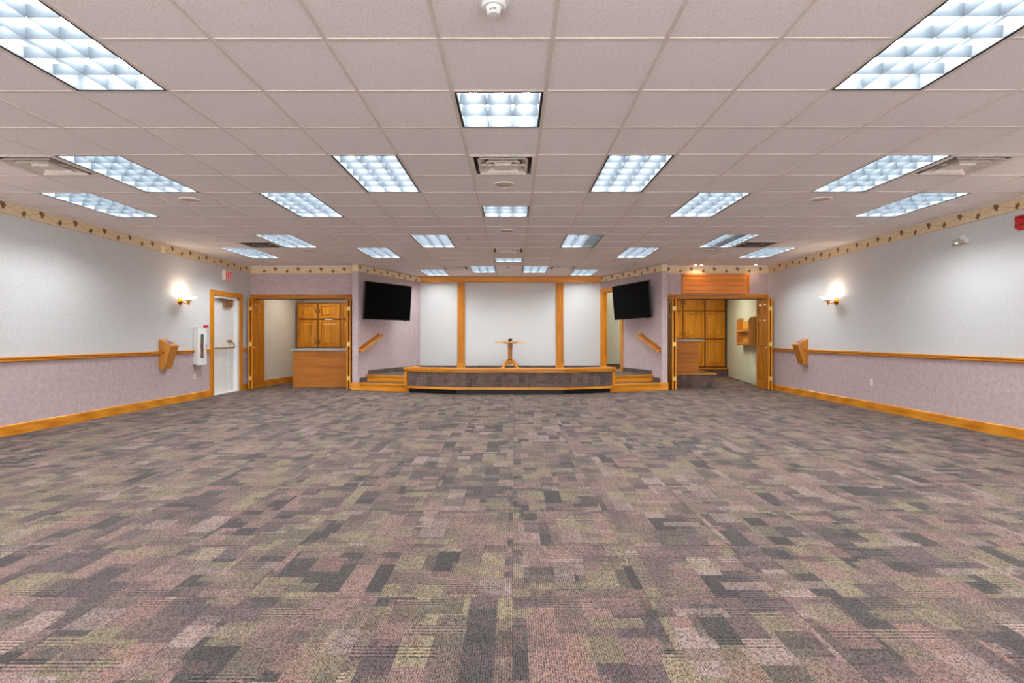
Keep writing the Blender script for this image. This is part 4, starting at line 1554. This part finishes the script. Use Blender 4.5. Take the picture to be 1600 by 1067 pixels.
ex.part('label', MB().lathe([(0.0315, 0.80), (0.0315, 0.92)], 16, 0, M), plain('yellow_label', (226, 170, 40), 0.5), smooth=True)
ex.part('label', MB().lathe([(0.0315, 0.70), (0.0315, 0.76)], 16, 0, M), WHITEP, smooth=True)
ex.part('valve', MB().box((XL + 0.03, ym - 0.012, 1.07), (XL + 0.05, ym + 0.012, 1.1)), BLACK)
ex.part('inspection_tag', MB().box((XL + 0.062, ym - 0.03, 1.03), (XL + 0.064, ym + 0.03, 1.13)), plain('lime_tag', (120, 220, 70), 0.5))
ex.part('inspection_tag', MB().box((XL + 0.064, ym - 0.045, 1.0), (XL + 0.0655, ym - 0.005, 1.06)), plain('sky_tag', (90, 170, 225), 0.5))
# red flag sign above it
t = TH('fire_flag_sign', 'small red projecting fire sign above the white cabinet', 'sign', (XL, 10.22, 1.27))
t.part('plate', MB().box((XL, 10.2, 1.335), (XL + 0.09, 10.206, 1.375)), RED)
t.part('flange', MB().box((XL, 10.206, 1.27), (XL + 0.004, 10.27, 1.375)), RED)

# ------------------------------------------------------------------ exit sign
y0, y1, z0, z1 = 10.86, 11.14, 2.305, 2.515
t = TH('exit_sign', 'ivory exit sign with glowing red letters above the door', 'sign', (XL, (y0 + y1) / 2, z0))
t.part('housing', MB().raised((XL, y0, z0), (XL + 0.07, y1, z1), 0, 1, 0.012, 0.008), IVORY)
L = {'E': [(0, 0, .28, 1), (.28, 0, 1, .2), (.28, .4, .85, .6), (.28, .8, 1, 1)], 'I': [(.3, 0, .7, 1)], 'T': [(.36, 0, .64, .8), (0, .8, 1, 1)]}
cw, gp = 0.052, 0.012
sy = (y0 + y1) / 2 - (4 * cw + 3 * gp) / 2
zl0, zl1 = z0 + 0.025, z1 - 0.025
for k, ch in enumerate('EXIT'):
    yy = sy + k * (cw + gp)
    m = MB()
    if ch == 'X':
        h = zl1 - zl0
        for sgn in (1, -1):
            q = [(yy, zl0), (yy + 0.013, zl0), (yy + cw, zl1), (yy + cw - 0.013, zl1)] if sgn > 0 else [(yy, zl1), (yy + 0.013, zl1), (yy + cw, zl0), (yy + cw - 0.013, zl0)]
            m.prism_ax(q, 0, XL + 0.0695 + (0.0002 if sgn > 0 else 0), XL + 0.0715)
    else:
        for (a, b, c, d_) in L[ch]:
            m.box((XL + 0.0695, yy + a * cw, zl0 + b * (zl1 - zl0)), (XL + 0.0715, yy + c * cw, zl0 + d_ * (zl1 - zl0)))
    t.part('letter_' + ch.lower(), m, REDG)

# ------------------------------------------------------------------ small wall fittings
t = TH('wall_camera', 'small beige sensor box on the left wall border', 'sensor', (XL, 9.0, 2.55))
t.part('bracket', MB().box((XL, 8.96, 2.56), (XL + 0.03, 9.05, 2.70)), BORDER)
t.part('body', MB().raised((XL + 0.03, 8.955, 2.545), (XL + 0.075, 9.055, 2.66), 0, 1, 0.02, 0.015), BORDER)
t.part('lens', MB().lathe([(0.016, 0), (0.014, 0.005), (0.0005, 0.006)], 12, 0, Matrix.Translation((XL + 0.074, 9.005, 2.60)) @ Matrix.Rotation(PI / 2, 4, 'Y')), GREYP, smooth=True)


def outlet(label, x, s, y, z):
    t = TH('outlet', label, 'outlet', (x, y, z), 'wall outlets')
    t.part('cover_plate', MB().raised((x, y - 0.036, z - 0.058), (x + s * 0.007, y + 0.036, z + 0.058), 0, s, 0.004, 0.004), IVORY)
    for dz in (-0.026, 0.026):
        p_ = t.part('socket', MB().raised((x + s * 0.006, y - 0.017, z + dz - 0.015), (x + s * 0.0095, y + 0.017, z + dz + 0.015), 0, s, 0.002, 0.003), IVORY)
        for dy in (-0.007, 0.007):
            t.part('slot', MB().box((x + s * 0.0092, y + dy - 0.0015, z + dz - 0.006), (x + s * 0.0099, y + dy + 0.0015, z + dz + 0.006)), BLACK, p_)


outlet('ivory outlet on left wall under the white extinguisher cabinet', XL, 1, 9.92, 0.425)
outlet('ivory outlet low on the right wall', XR, -1, 8.56, 0.43)
t = TH('emergency_light', 'small emergency light with green indicator on right wall', 'emergency light', (XR, 6.84, 2.34))
t.part('body', MB().raised((XR, 6.73, 2.325), (XR - 0.05, 6.95, 2.40), 0, -1, 0.02, 0.015), plain('emergency_light_case', (196, 184, 174), 0.5))
t.part('lamp_head', MB().lathe([(0.03, 0), (0.036, 0.03), (0.03, 0.034), (0.0005, 0.03)], 16, 0, Matrix.Translation((XR - 0.03, 6.775, 2.405)) @ Matrix.Rotation(-PI / 2, 4, 'Y') @ Matrix.Rotation(0.5, 4, 'X')), plain('lamp_lens', (190, 190, 184), 0.2), smooth=True)
t.part('status_light', MB().box((XR - 0.05, 6.845, 2.335), (XR - 0.054, 6.87, 2.35)), GREENG)
t = TH('fire_alarm', 'red fire alarm horn at the right edge of the photo', 'alarm', (XR, 6.0, 2.35))
t.part('body', MB().raised((XR, 5.94, 2.365), (XR - 0.05, 6.075, 2.51), 0, -1, 0.012, 0.008), RED)
t.part('lower_flange', MB().box((XR, 5.94, 2.345), (XR - 0.03, 6.055, 2.365)), RED)
for (ya, za, yb, zb) in ((6.045, 2.46, 6.065, 2.495), (6.045, 2.385, 6.065, 2.415), (5.96, 2.47, 6.02, 2.49), (5.96, 2.395, 6.02, 2.41)):
    t.part('dark_mark', MB().box((XR - 0.05, ya, za), (XR - 0.0515, yb, zb)), DARKRED)
sx = AW[0][0] + (AW[1][0] - AW[0][0]) * 0.06
t = TH('switch_plate', 'small light switch on the beige wall of left side room', 'switch', (sx, 12.34, 1.13))
t.part('cover_plate', MB().box((sx + 0.003, 12.33, 1.09), (sx + 0.012, 12.40, 1.20)), IVORY)
t.part('toggle', MB().box((sx + 0.012, 12.36, 1.135), (sx + 0.02, 12.37, 1.155)), IVORY)
